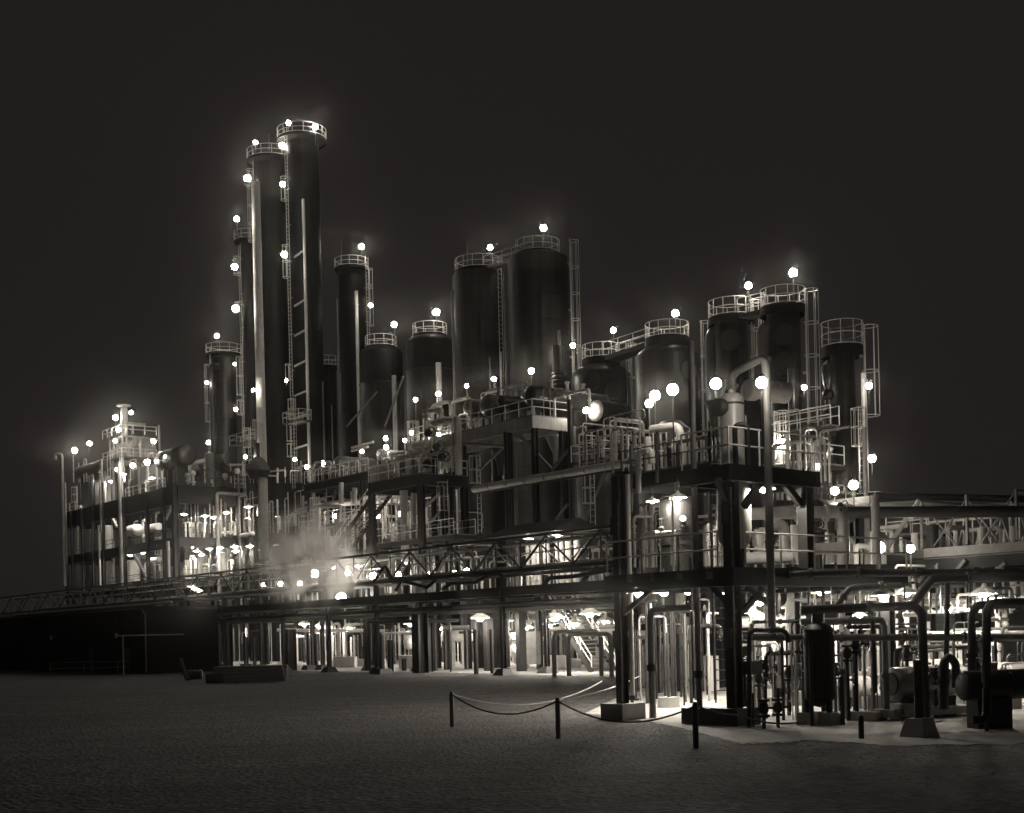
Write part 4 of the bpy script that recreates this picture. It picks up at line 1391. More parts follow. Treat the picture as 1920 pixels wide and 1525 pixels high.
# ================================================================== pendants inside the left block and elsewhere
PEND = [(249, 957, 17, 'left of three on the middle floor of the left block'), (264, 956, 18, 'middle of three on the middle floor of the left block'), (286, 953, 17, 'right of three on the middle floor of the left block'),
        (182, 950, 17, 'alone on the middle floor in the second bay of the left block'), (205, 960, 17.5, 'half hidden by a diagonal on the middle floor of the left block'), (166, 966, 18, 'by the small white vessel in the first bay'),
        (245, 1042, 17, 'left of two on the lowest floor of the left block'), (268, 1037, 17, 'right of two on the lowest floor of the left block'), (170, 1046, 18, 'over the lit vessel at the far left, lowest floor'), (287, 1036, 19, 'beside the slim white drum on the lowest floor'),
        (208, 903, 18, 'over the pale upper tank in the third bay'), (158, 895, 18, 'over the narrow white upper vessel'), (285, 897, 17, 'over the roof edge below the pale cabin'), (232, 890, 16, 'behind the white ladder below the cabin'),
        (361, 1026, 18, 'at the corner on the lowest floor, right half'), (369, 1034, 20, 'just right of the corner one on the lowest floor'), (378, 1041, 21, 'lowest one beside the white vessels'), (393, 1030, 20, 'over the tangle on the lowest floor'), (413, 1028, 18.5, 'over the domed pale vessel'),
        (440, 1026, 17.5, 'upper of a close pair by the dark column'), (442, 1034, 18.5, 'lower of a close pair by the dark column'), (469, 1025, 18, 'right of the dark column on the lowest floor'), (492, 1032, 20, 'right of the pale stack on the lowest floor'), (519, 1024, 21, 'last on the right on the lowest floor'),
        (466, 951, 17, 'left of three under the top floor of the left block'), (492, 946, 20, 'middle of three under the top floor of the left block'), (518, 941, 22, 'right of three under the top floor of the left block'), (385, 968, 19, 'over the tangle of pipes on the middle floor'), (400, 971, 21, 'behind the tangle of pipes on the middle floor'), (345, 965, 19, 'just inside the corner on the middle floor'), (425, 962, 18, 'between two risers on the middle floor'),
        (360, 1100, 9, 'left of a cluster behind the left end of the middle span'), (365, 1104, 10, 'middle of a cluster behind the left end of the middle span'), (372, 1108, 9.5, 'right of a cluster behind the left end of the middle span'),
        (625, 1064, 4.4, 'seen through the steam'), (672, 1062, 5.5, 'beside the mouth of the steam jet'), (762, 1055, 7, 'behind the left end of the truss by the stair legs'), (1000, 1080, 10.5, 'behind the white columns of the bridge'), (1046, 1004, 5.2, 'tucked under the low ridged roof'), (990, 1011, 5.2, 'under the left end of the low ridged roof')]
for px, py, t, w in PEND:
    pend(A(px, py, t), 'shaded pendant lamp ' + w, 1.25 if px < 560 else 1.0)

# ================================================================== ground level under the bridge
rnd = random.Random(11)


def post(label, px, py, yt, w=.22, mt='dark', shape='h', foot=True, group='posts under the bridge'):
    g = G(px, py)
    zt = D(px, yt, g.y).z
    b = MB()
    if shape == 'h':
        b.ibeam(g + UP * (.35 if foot else 0), V((g.x, g.y, zt)), w, w, .03)
    else:
        b.cyl(g + UP * (.3 if foot else 0), V((g.x, g.y, zt)), w / 2, None, 10)
    if not foot:
        return b.solo('steel_post', mt, label, 'post', group)
    k = thing('steel_post', label, 'post', g, group)
    b.build('shaft', mt, k)
    MB().frus(g, w * 3.2, w * 2.4, .36).build('footing', 'dark', k)
    return k


for i, (px, py, yt, w, sh) in enumerate(((280, 1252, 1150, .3, 'h'), (296, 1250, 1180, .2, 'h'), (383, 1255, 1180, .3, 'h'), (402, 1253, 1180, .3, 'h'), (430, 1256, 1140, .5, 'h'), (462, 1252, 1195, .3, 'h'), (478, 1250, 1195, .25, 'h'), (545, 1258, 1180, .75, 'h'), (580, 1256, 1190, .3, 'r'), (594, 1255, 1190, .3, 'r'), (690, 1258, 1160, .3, 'h'), (704, 1258, 1150, .2, 'r'), (717, 1264, 1190, .35, 'r'), (733, 1260, 1200, .3, 'h'), (758, 1258, 1235, .25, 'h'), (789, 1262, 1140, .8, 'h'), (806, 1260, 1160, .4, 'h'), (817, 1258, 1150, .3, 'r'), (893, 1264, 1180, .3, 'r'), (923, 1263, 1180, .25, 'r'))):
    post('%s dark post from the left standing under the pipe bridge' % (ORD[i]), px, py, yt, w, 'black' if w > .4 else 'dark', sh, i in (5, 12, 8))
# goal-post pipe supports by the lower stair
for i, (xa, ya, xb, yb, yt) in enumerate(((1040, 1270, 1128, 1268, 1185), (1067, 1268, 1147, 1270, 1190))):
    a, e = G(xa, ya), G(xb, yb)
    zt = D(xa, yt, a.y).z
    q = V((e.x, e.y, zt))
    MB().tube([a, V((a.x, a.y, zt)), q, e], .13, 10, .5).solo('pipe_portal', 'grey', ('left one of two bent pipe portals at the foot of the lower stair', 'right one of two bent pipe portals at the foot of the lower stair')[i], 'portal')
g = G(1143, 1258)
p = D(1050, 1130, g.y + 1.2)
stair('lower dark stair with pale handrails behind the pipe portals', V((p.x, p.y, p.z)), G(1132, 1259), 2.0, E2, rmt='rail')
# equipment between the posts
VE = [  # x, top, width, depth beyond the base y, base y, material, label
 (925, 1108, 64, 1252, 'black', 'broad black upright tank under the middle of the bridge'),
 (312, 1185, 18, 1240, 'white', 'white upright vessel just right of the dark shed'),
 (340, 1180, 20, 1238, 'panel', 'pale tank between the shed and the first bridge leg'),
 (372, 1165, 34, 1240, 'pale', 'broad pale tank behind the first bridge leg'),
 (415, 1190, 10, 1238, 'white', 'narrow white vessel left of the second bridge leg'),
 (500, 1215, 22, 1236, 'pale', 'low round vessel beside the stacked boards'),
 (553, 1188, 24, 1240, 'panel', 'pale tank behind the thick black post'),
 (612, 1190, 14, 1238, 'pale', 'slim pale vessel behind the fourth bridge leg'),
 (836, 1185, 22, 1242, 'dull', 'dim vessel behind the post pair at the middle'),
 (1072, 1190, 18, 1240, 'white', 'white upright vessel behind the left bent portal')]
for x, yt, w, yb, m_, lb in VE:
    g = G(x, yb)
    r = w / 2 / ppm(g) * (1 if m_ == 'black' else .62)
    b = MB().lathe(g, shellprof(r, 0, D(x, yt, g.y).z - r * .25, .25, 2), 22)
    b.solo('process_tank', m_, lb, 'tank', 'tanks under the bridge')
for x, y, r, gy, L, ax, m_, lb in ((830, 1193, 12, 1250, 3, E2, 'white', 'white horizontal drum behind a dark disc end, under the bridge'), (958, 1221, 12, 1246, 3, E2, 'white', 'white drum with a dished end right of the black tank'), (955, 1193, 8, 1246, 3, E2, 'white', 'small white drum above the dished one'), (1107, 1190, 10, 1248, 4, E1, 'white', 'white drum high behind the lower stair'), (1105, 1228, 9, 1244, 3, E2, 'pale', 'pale drum low behind the lower stair'),
                              (885, 1125, 12, 1258, 7, E1, 'black', 'long black drum slung high under the bridge'), (760, 1205, 14, 1244, 4, E2, 'white', 'white drum low between the posts left of the middle'), (1178, 1192, 9, 1290, 2, E2, 'white', 'white drum end just right of the near steel column'), (1185, 1222, 12, 1288, 2.5, E2, 'panel', 'pale pump casing right of the near steel column')):
    g = G(x, gy)
    c = D(x, y, g.y)
    rr = r / ppm(c)
    k = thing('horizontal_drum', lb, 'drum', V((c.x, c.y, 0)), 'drums under the bridge')
    MB().drum(c, c + ax * L, rr, 24, .5, 2).build('shell', m_, k)
    for f in (.25, .75):
        q = c + ax * (L * f)
        MB().cube(V((q.x, q.y, 0)), .4 if ax is E1 else rr * 1.3, rr * 1.3 if ax is E1 else .4, max(.1, c.z - rr * .8)).build('saddle', 'conc' if c.z < 3 else 'dark', k)
for i, (x0, x1, gy, h) in enumerate(((1012, 1062, 1254, .9), (1062, 1090, 1252, .6), (748, 784, 1254, 1.0), (625, 665, 1252, .9), (1110, 1150, 1250, .7), (665, 720, 1250, .6))):
    a, e = G(x0, gy), G(x1, gy)
    MB().hexa([a, e, e + V((0, 2, 0)), a + V((0, 2, 0)), a + UP * h, e + UP * h, e + V((0, 2, h)), a + V((0, 2, h))]).solo('plinth', 'conc', '%s low concrete plinth %s' % (('longer', 'shorter', 'stained', 'streaked', 'small', 'lowest')[i], ('right of the black tank', 'behind the left bent portal', 'left of the thick black post', 'by the fifth bridge leg', 'behind the lower stair', 'between the fourth and fifth bridge legs')[i]), 'plinth', 'concrete plinths')
# upright and level pipes in the gaps
zones = [('between the shed and the first bridge leg', 284, 345, 1245, 1165, 8), ('between the first and second bridge legs', 352, 420, 1243, 1150, 9), ('behind the stacked boards', 430, 530, 1242, 1160, 9), ('between the third and fourth bridge legs', 540, 615, 1244, 1170, 9), ('between the fourth and fifth bridge legs', 622, 705, 1244, 1165, 10), ('left of the thick black post', 712, 785, 1246, 1160, 9), ('right of the thick black post', 800, 890, 1246, 1175, 8), ('between the black tank and the left bent portal', 955, 1035, 1247, 1140, 12), ('behind the lower stair', 1045, 1160, 1248, 1120, 12)]
for zi, (wh, xa, xb, gy, yt, n) in enumerate(zones):
    n = int(n * 1.7)
    for i in range(n):
        px = xa + (xb - xa) * (i + .5) / n + rnd.uniform(-2, 2)
        g = G(px, gy - rnd.uniform(0, 7))
        zt = D(px, yt + rnd.uniform(0, 30), g.y).z
        pts = [g, V((g.x, g.y, zt))]
        q = rnd.random()
        if q < .65:
            pts.append(pts[-1] + rnd.choice((E1, E2, -E1)) * rnd.uniform(.8, 2.5))
            if q < .35:
                pts.append(pts[-1] - UP * rnd.uniform(.8, 2.0))
        pipe('%s small pipe from the left %s' % (ORD[i], wh), pts, rnd.choice((.05, .06, .09, .13)), rnd.choice(('white', 'pale', 'white', 'dark', 'black')), .25, 8, flanges=1.1, mass='dense thicket of small pipes at ground level under the bridge')
for i, (xa, ya, xb, yb, gy, r, m_) in enumerate(((300, 1190, 430, 1187, 1248, .1, 'grey'), (520, 1182, 720, 1183, 1246, .16, 'white'), (640, 1140, 700, 1138, 1247, .08, 'white'), (1020, 1180, 1175, 1174, 1250, .14, 'white'), (965, 1192, 1020, 1196, 1250, .09, 'white'), (985, 1200, 1025, 1200, 1252, .09, 'pale'), (690, 1166, 860, 1164, 1262, .12, 'dark'), (860, 1186, 1000, 1183, 1250, .1, 'grey'), (280, 1172, 320, 1170, 1245, .13, 'white'), (440, 1163, 515, 1160, 1246, .1, 'pale'), (560, 1150, 690, 1150, 1244, .12, 'grey'), (620, 1238, 690, 1238, 1250, .08, 'white'), (720, 1188, 785, 1186, 1256, .1, 'pale'), (1000, 1132, 1150, 1128, 1244, .1, 'white'), (830, 1178, 880, 1177, 1256, .18, 'grey'))):
    g = G((xa + xb) / 2, gy)
    p, q = D(xa, ya, g.y), D(xb, yb, g.y)
    b = MB().tube([p, q], r, 10)
    b.tube([p + (q - p) * .1, V((p.x + (q.x - p.x) * .1, p.y, 0))], .06, 6).tube([p + (q - p) * .9, V((p.x + (q.x - p.x) * .9, p.y, 0))], .06, 6)
    b.solo('pipe', m_, '%s level pipe on stands under the bridge, %s' % (m_, ('right of the shed', 'bright and longest, left of the middle', 'short, above the fifth bay', 'bright, behind the lower stair', 'bright, right of the black tank', 'lowest, right of the black tank', 'dark, at the thick black post', 'before the black tank', 'shortest, at the shed corner', 'behind the boards', 'high, behind the steam', 'near the ground, fourth bay', 'left of the thick black post', 'high, above the lower stair', 'fat, right of the thick black post')[i]), 'pipe', 'level pipes under the bridge')
cyn = G(968, 1258)
c = D(996, 1222, cyn.y)
MB().cube(V((c.x, c.y, .4)), 1.5, .4, 2.2).solo('control_box', 'grey', 'dark crossed control box standing right of the black tank', 'box')
# pendant lamps at ground level, partly behind beams
for x, y, gy, w in ((310, 1172, 1240, 'right of the dark shed'), (335, 1178, 1238, 'left of the first bridge leg at ground level'), (376, 1178, 1240, 'behind the first bridge leg at ground level'), (410, 1182, 1238, 'left of the second bridge leg at ground level'), (512, 1182, 1240, 'above the end of the stacked boards'), (478, 1179, 1238, 'above the stacked boards'), (571, 1171, 1243, 'right of the third bridge leg at ground level'), (600, 1175, 1240, 'left of the fourth bridge leg at ground level'), (655, 1178, 1242, 'in the fifth bay at ground level'), (771, 1171, 1250, 'hanging left of the thick black post'), (824, 1178, 1244, 'over the white drum right of the thick black post'), (950, 1165, 1244, 'right of the black tank'), (985, 1178, 1246, 'over the control box'), (1030, 1172, 1246, 'left of the lower stair at ground level'), (1075, 1170, 1244, 'behind the lower stair at ground level'), (1135, 1165, 1246, 'right of the lower stair at ground level'),
                    (900, 1160, 1260, 'added to brighten the gravel, left of the black tank'), (1106, 1152, 1262, 'added to brighten the gravel, over the right bent portal'),  # front pendants from here on, added to brighten gravel and stair
                    (1040, 1160, 1262, 'added to brighten stair and gravel, over the left bent portal')):
    g = G(x, gy)
    pend(D(x, y, g.y), 'shaded pendant lamp ' + w, 1.85)

# ================================================================== shed, railing, boards and drums on the left
g = G(278, 1264)
x, y = ST(g)
zt = D(278, 1141, g.y).z
k = thing('shed', 'low black windowless shed on the left below the bridge', 'shed', W(x - 9, y, 0))
MB().bx(x - 70, x, y, y + 6, 0, zt).build('body', 'shed', k)
MB().bx(x - 70.3, x + .3, y - .35, y + 6.3, zt, zt + .18).build('roof', 'shed', k)
for px in (98, 220):
    a = ST(A(px, 1170, y))[0]
    MB().bx(a - .1, a + .1, y - .2, y - .03, 2.9, 3.3).build('wall_light', 'pale', k)
bt = MB()
for j in range(30):
    a = x - .6 - j * 1.05
    bt.bx(a - .03, a + .03, y - .045, y - .002, .05, zt - .05)
bt.build('battens', 'shed', k)
MB().tube([W(x + .25, y - .42, zt + .02), W(x - 70, y - .42, zt + .02)], .07, 6).build('gutter', 'dark', k)
MB().tube([W(x - .1, y - .42, zt), W(x - .1, y - .1, zt - .5), W(x - .1, y - .1, .1)], .045, 6).build('downpipe', 'grey', k)
for a in (x - 4, x - 12):
    MB().bx(a - .5, a + .5, y - .05, y - .003, 0.02, 2.1).build('door', 'dark', k)
rb = MB()
gs = [G(95, 1266), G(285, 1262)]
railing(rb, gs, 1.0, .035, 3.0)
rb.solo('yard_railing', 'grey', 'low dim railing in front of the black shed', 'railing')
g1, g2 = G(232, 1272), G(346, 1268)
z = D(232, 1192, g1.y).z
k = thing('yard_trestle', 'thin dim frame with a level beam before the shed', 'frame', g1)
MB().tube([g1, V((g1.x, g1.y, z))], .05, 6).build('post', 'grey', k)
MB().bar(V((g1.x - .5, g1.y, z)), V((g2.x, g2.y, z)), .1).build('beam', 'grey', k)
g = G(468, 1279)
k = thing('timber_stack', 'black stack of timber boards lying on the yard', 'timber stack', g)
for lv in range(4):
    b = MB()
    for j in range(5):
        a0 = rnd.uniform(-.15, .15)
        for e in range(1):
            b.hexa([V((g.x + xx + a0, g.y + j * .3 + yy, lv * .24 + zz)) for zz in (.02, .22) for xx, yy in ((-2.05, 0), (2.0, 0), (2.0, .27), (-2.05, .27))])
    b.build('layer', 'wood', k)
for i, (px, py, L) in enumerate(((366, 1274, .95), (402, 1281, 1.0))):
    g = G(px, py)
    r = .3
    MB().drum(g + UP * r - V((L / 2, 0, 0)), g + UP * r + V((L / 2, .1, 0)), r, 18, .08, 3).solo('oil_barrel', 'dark', ('left dark barrel lying on its side by the timber stack', 'right dark barrel lying on its side, nearest the timber stack')[i], 'barrel')
g = G(352, 1276)
MB().bar(g, g + V((-.8, 1.5, 1.3)), .2, .3).solo('ramp_board', 'dark', 'short dark board leaning by the first bridge leg', 'board')

# ================================================================== chain fence
FP = []
for i, (px, py, h, lb) in enumerate(((848, 1363, .95, 'leftmost slim post of the chain fence on the gravel'), (1047, 1385, .95, 'middle post of the chain fence on the gravel'), (1305, 1403, .95, 'nearest post of the chain fence, before the upright pale pipe'), (1615, 1386, .5, 'short dark post of the chain fence by the pumps'))):
    g = G(px, py)
    b = MB().lathe(g, [(.062, -.1), (.062, h - .05), (.055, h - .01), (.03, h + .02), (0, h + .025)], 12)
    b.solo('fence_post', 'grey' if i < 2 else 'dark', lb, 'post', 'chain fence posts')
    FP.append(g + UP * (h - .06))
EA = W(33.0, -22.3, .95)
for i, (p, q, sag, lb) in enumerate(((FP[0], FP[1], .42, 'sagging chain between the left and middle fence posts'), (FP[1], FP[2], .42, 'sagging chain between the middle and nearest fence posts'), (FP[1], G(1200, 1316) + UP * .9, .1, 'taut chain running back from the middle fence post'), (FP[2], D(1385, 1342, 29.6), .05, 'short chain from the nearest fence post to the concrete block'), (D(1395, 1345, 29.8), D(1512, 1352, 30.5), .1, 'low chain along the slab edge right of the concrete block'), (FP[0], G(1130, 1330) + UP * .9, .5, 'far faint chain running right from the left fence post'))):
    b = MB()
    n = 28
    pts = [p.lerp(q, j / n) - UP * (sag * 4 * (j / n) * (1 - j / n)) for j in range(n + 1)]
    b.tube(pts, .014, 5)
    for j in range(n):
        for m in range(3):
            c = pts[j].lerp(pts[j + 1], (m + .5) / 3)
            b.ball(c, .026, 5, 3)
    b.solo('fence_chain', 'pale' if i in (2, 5) else 'dark', lb, 'chain', 'chain fence chains')

# ================================================================== near steel structure on the right
rnd = random.Random(23)
sA, sBk, tN = 33.0, 37.2, -22.3
z2 = D(1386, 1064, 33).z
z1 = D(1386, 872, 33).z
tR2 = ST(B(1702, 1057, sBk + .25))[1]
tD = ST(B(1509, 900, sBk))[1]
NS = thing('steel_platform', 'near two level steel platform on thick black columns at the right', 'platform', W(sBk, tN, 0))


def slabdeck(root, s0, s1, t0, t1, z, fas, mt='black'):
    MB().bx(s0 + .17, s1 - .17, t0 + .17, t1 - .17, z - .08, z - .003).build('floor', 'dark', root)
    for q in ((s0, s1, t0, t0 + .16), (s0, s1, t1 - .16, t1), (s0, s0 + .16, t0 + .163, t1 - .163), (s1 - .16, s1, t0 + .163, t1 - .163)):
        MB().bx(*q, z - fas, z).build('edge_beam', mt, root)
    b = MB()
    n = max(2, int((t1 - t0) / 1.3))
    for i in range(1, n):
        a = t0 + (t1 - t0) * i / n
        b.bx(s0 + .17, s1 - .17, a - .06, a + .06, z - fas * .8, z - .1)
    b.build('joists', mt, root)


slabdeck(NS, sA - .4, sBk + .25, tN - .25, tR2, z2, .48)
slabdeck(NS, sBk - 1.5, sBk + .25, tN - .3, tD + .35, z1, .42)
for a, t, zt, w, mt in ((sA, tN, D(1165, 893, 36.3).z, .26, 'dark'), (sBk, tN, z1 - .42, .31, 'black'), (sBk, tD, z1 - .42, .32, 'dark'), (sA, tN + 7.6, z2 - .48, .3, 'dark'), (sBk - .05, tR2 - .6, z2 - .48, .3, 'dark')):
    b = MB().ibeam(W(a, t, .35 if t != tD else z2), W(a, t, zt), w, w, .03)
    L = b.build('column', mt, NS)
    if t != tD:
        MB().bx(a - .45, a + .45, t - .45, t + .45, 0, .45).build('footing', 'conc' if a == sA else 'dark', L)
MB().bx(sBk - 1.5, sBk - .47, tN - .44, tN + .3, 0, .42).build('plinth', 'dark', NS)
for a, e in (((1395, 950), (1440, 885)), ((1500, 945), (1460, 893)), ((1372, 950), (1345, 900))):
    p, q = B(*a, sBk), B(*e, sBk)
    MB().bar(p, q, .14, .18).build('knee_brace', 'dark', NS)
for a, e, s_ in (((1170, 1150), (1225, 1103), None), ((1380, 1150), (1335, 1100), None)):
    MB().bar(A(*a, tN), A(*e, tN), .1, .14).build('knee_brace', 'black', NS)
for a, e in (((1392, 1148), (1430, 1104)), ((1452, 1140), (1400, 1104))):
    MB().bar(B(*a, sBk), B(*e, sBk), .1, .14).build('knee_brace', 'black', NS)
r1 = MB()
railing(r1, [W(sA - .3, tN - .2, z2), W(sBk - .3, tN - .2, z2)], .95, .026, 1.4)
r1.build('railing', 'rail', NS)
r2 = MB()
railing(r2, [W(sBk + .2, tN + .3, z2), W(sBk + .2, tR2, z2)], .9, .026, 1.5)
r2.build('railing', 'rail', NS)
r3 = MB()
railing(r3, [W(sBk - 1.45, tN - .25, z1), W(sBk + .2, tN - .25, z1), W(sBk + .2, tD + .3, z1)], .95, .024, 1.2)
r3.build('railing', 'rail', NS)

# middle deck behind it
zMd = A(1200, 885, -7).z
sm0, sm1 = sx(1163, 885, -7), sx(1345, 870, -7)
MD = deck('middle height deck with thin dark rails, behind the near steel structure', sm0, sm1, -7, -2.5, zMd, .7, [(sm0 + .2, -6.8), (sm1 - .2, -6.8), (sm0 + .2, -2.7)], mt='black', rails=('f', 'l'), rmt='dark')
c = A(1258, 786, -4)
r = 35 / ppm(c)
b = MB().lathe(V((c.x, c.y, 0)), [(r, zMd), (r, c.z - .55), (r * 1.01, c.z - .5), (r * .55, c.z - .12), (0, c.z)], 28)
b.solo('cone_roof_tank', 'dull', 'dull tank with a low conical top on the middle deck', 'tank')
pipe('thick pale elbow pipe lying across the front of the cone topped tank', [A(1222, 806, -5.6), A(1274, 799, -5.6), A(1280, 882, -5.6)], .2, 'white', .5, 12)
for i, (pts, t, r, m_) in enumerate(((((1197, 925), (1197, 848), (1215, 845)), -7.4, .13, 'white'), (((1216, 888), (1214, 820)), -6, .17, 'white'), (((1183, 960), (1183, 836)), -7.6, .09, 'grey'), (((1232, 905), (1232, 810)), -7.3, .07, 'grey'), (((1200, 845), (1220, 846), (1222, 870)), -6.6, .17, 'white'))):
    pipe('%s white pipe from the left at the left end of the middle deck' % ORD[(1, 3, 0, 4, 2)[i]], [A(x, y, t) for x, y in pts], r, m_, .25, 10, 'pipes at the end of the middle deck', flanges=1.1)
q0, q1 = D(1312, 1338, 34.2), D(1305, 640, 34.2)
q1.x, q1.y = q0.x, q0.y
k = thing('vent_pipe', 'very tall thin pale pipe rising from the slab past the right domed tank', 'pipe', q0)
MB().tube([q0, q1], .085, 10).build('pipe', 'grey', k)
MB().cyl(q0 + UP * .95, q0 + UP * 1.15, .13, None, 12).build('clamp', 'dark', k)
MB().tube([q0, q0 - UP * .18, q0 - UP * .18 - E1 * .2], .07, 8).build('drain_elbow', 'black', k)
MB().tube([q0 - E1 * .2 + UP * .4, q0 - E1 * .2 + UP * 4.2], .035, 6).build('conduit', 'grey', k)
p = D(1186, 1304, 38)
q = D(1183, 890, 38)
q.x, q.y = p.x, p.y
k = thing('drain_pipe', 'pale drain pipe hanging beside the left steel column, ending above the ground', 'pipe', p)
MB().tube([p, q], .075, 10).build('pipe', 'pale', k)
MB().tube([p, p - UP * .12], .1, 8).tube([p - UP * .12 - E1 * .12, p - UP * .12 + E1 * .25], .035, 6).build('tap', 'dark', k)
g = G(1224, 1347)
zt = D(1220, 1143, g.y).z
e = V((D(1312, 1143, g.y).x, g.y, zt))
k = thing('pipe_support', 'grey bent pipe support between the two near steel columns', 'portal', g)
MB().tube([g, V((g.x, g.y, zt)), e + V((.0, -.9, 0))], .1, 10, .25).build('bent_pipe', 'grey', k)
MB().cyl(V((g.x, g.y, zt - 1.75)), V((g.x, g.y, zt - 1.55)), .15, None, 12).build('collar', 'dark', k)
g = G(1254, 1327)
k = thing('pipe_support', 'thin upright rod on a pale round concrete base between the near columns', 'post', g)
MB().cyl(g + UP * .3, V((g.x, g.y, 2.4)), .045, None, 8).build('rod', 'dark', k)
MB().cyl(g, g + UP * .34, .36, .34, 20).build('base', 'conc', k)
g = G(1281, 1288)
zt = D(1281, 1160, g.y).z
MB().ibeam(g + UP * 0, V((g.x, g.y, zt)), .3, .3, .03).solo('steel_post', 'white', 'bright white steel post under the near platform', 'post')
p = D(1262, 1130, g.y + .6)
pipe('white pipe bending round above the bright white post', [D(1276, 1105, g.y + .6), D(1276, 1166, g.y + .6), D(1310, 1168, g.y + .6), D(1480, 1163, g.y + .6)], .22, 'white', .5, 12)
for i, (px, py, yt, w, m_, h) in enumerate(((1238, 1300, 1150, .2, 'dark', 'r'), (1264, 1312, 1140, .22, 'dark', 'r'), (1300, 1308, 1130, .2, 'dark', 'r'), (1205, 1282, 1170, .25, 'dark', 'h'), (1327, 1296, 1230, .9, 'panel', 'x'))):
    g = G(px, py)
    zt = D(px, yt, g.y).z
    if h == 'x':
        MB().cube(g, .8, .5, zt).solo('cabinet', 'panel', 'pale upright cabinet left of the ladder under the near platform', 'cabinet')
    else:
        post('%s slim dark post from the left between the near columns' % ORD[(1, 2, 3, 0)[i]], px, py, yt, w, m_, h, False, 'slim posts between the near columns')
# ladder up the near structure
pl, pr_ = G(1342, 1340), G(1366, 1340)
pl.z = pr_.z = .43
k = thing('steel_ladder', 'straight dark ladder from the concrete block up to the near upper deck', 'ladder', pl)
zt = D(1340, 805, pl.y).z
b = MB()
for p in (pl, pr_):
    b.bar(p, V((p.x, p.y, zt)), .05, .07)
b.build('stiles', 'dark', k)
z = .7
while z < zt - 1:
    MB().tube([V((pl.x, pl.y, z)), V((pr_.x, pr_.y, z))], .018, 5).build('rung', 'grey', k)
    z += .3
for p in (pl, pr_):
    MB().tube([V((p.x, p.y, zt)), V((p.x, p.y, zt + .25)), V((p.x + .14, p.y + .1, zt + .25)), V((p.x + .14, p.y + .1, zt - 1))], .028, 6, .08).build('hand_loop', 'dark', k)

# vessel on the lower deck, with its lamp, gauge and valve
c = D(1268, 938, 42)
r = 33 / ppm(c)
k = thing('process_tank', 'grey upright tank lit by a pendant lamp on the near lower deck', 'tank', V((c.x, c.y, z2)))
MB().lathe(V((c.x, c.y, 0)), shellprof(r, z2 - .2, c.z, .25, 1), 32).build('shell', 'dull', k)
p = V((c.x + .1, c.y - r - .1, D(1266, 972, 41).z))
MB().cyl(p, p - V((0, .12, 0)), .1, None, 14).build('gauge', 'enamel', k)
MB().tube([p - UP * .05, p - UP * .35, p + V((-.3, 0, -.38))], .035, 6).ball(p - UP * .25, .08, 8, 5).build('gauge_valve', 'dark', k)
p = D(1260, 930, 40.6)
pipe('slim pale pole standing before the lit grey tank', [V((p.x, p.y, z2)), D(1260, 932, 40.6)], .045, 'pale')
pend(D(1271, 934, 40.9), 'shaded pendant lamp over the lit grey tank on the near lower deck', .8)
pend(D(1223, 941, 41.2), 'shaded pendant lamp left of the lit grey tank on the near lower deck', .6)
pend(D(1432, 918, 34.2), 'shaded pendant lamp under the near upper deck', .9)
MB().tube([D(1228, 1000, 41), D(1262, 997, 41), D(1262, 1060, 41)], .09, 8).solo('pipe', 'pale', 'pale capped pipe bending down before the lit grey tank', 'pipe')
p = D(1240, 992, 41)
MB().cyl(p, p + UP * .3, .03, None, 6).wheel(p + UP * .3, UP, .12).ball(p, .1, 8, 5).solo('valve', 'grey', 'small handwheel valve on the pale capped pipe', 'valve')
# drums on the upper deck
c = D(1371, 738, 34.3)
r = 23 / ppm(c)
k = thing('knockout_drum', 'bright upright drum with a strap, below the arched pipe', 'drum', V((c.x, c.y, z2)))
MB().lathe(V((c.x, c.y, 0)), [(0, z2 + .5), (r * .9, z2 + .58), (r * 1.3, z2 + .8), (r * 1.38, z2 + .95), (r * 1.38, z1 - .5), (r, z1 - .3), (r, c.z - .22), (r * .95, c.z - .1), (r * .7, c.z - .02), (0, c.z + .03)], 32).build('shell', 'pale', k)
MB().lathe(V((c.x, c.y, c.z - .33)), [(r, 0), (r * 1.05, .01), (r * 1.05, .05), (r, .06)], 32).build('strap', 'dark', k)
for a in (30, 150, 270):
    q = V((c.x + r * .8 * math.cos(math.radians(a)), c.y + r * .8 * math.sin(math.radians(a)), z2))
    MB().bar(q, q + UP * .95, .07).build('leg', 'dark', k)
q = D(1350, 765, 34.2)
MB().cyl(V((c.x - r * .7, c.y - .1, q.z)), V((c.x - r - .12, c.y - .2, q.z)), .24, None, 18).build('side_nozzle', 'dark', k)
MB().ball(V((c.x - .05, c.y - r * .6, c.z + .02)), .08, 10, 6).build('fitting', 'pale', k)
p = V((c.x + .03, c.y, c.z))
zt = D(1432, 683, 33.6).z
q = D(1436, 700, 33.0)
zb = D(1451, 1190, 33).z
k = thing('arched_pipe', 'large pipe arching from the bright drum and dropping as a dark downcomer', 'pipe', V((q.x, q.y, zb)))
MB().tube([p, V((p.x, p.y, zt - .1)), V((q.x, q.y, zt + .08)), V((q.x, q.y, zb))], .105, 16, .28).build('pipe', 'grey', k)
MB().cyl(p + UP * .12, p + UP * .17, .17, None, 16).cyl(p + UP * .19, p + UP * .24, .17, None, 16).build('flange', 'silver', k)
p = D(1385, 815, 33.2)
MB().tube([V((p.x - .1, p.y, z1)), V((p.x - .1, p.y, p.z + .25)), V((p.x + .22, p.y, p.z + .25)), V((p.x + .22, p.y, z1))], .075, 10, .16).solo('gooseneck_pipe', 'black', 'black gooseneck pipe in front of the bright upright drum', 'pipe')
p = D(1397, 731, 46)
k = thing('horizontal_drum', 'bright horizontal drum between the arched pipe and the upright drum', 'drum', p)
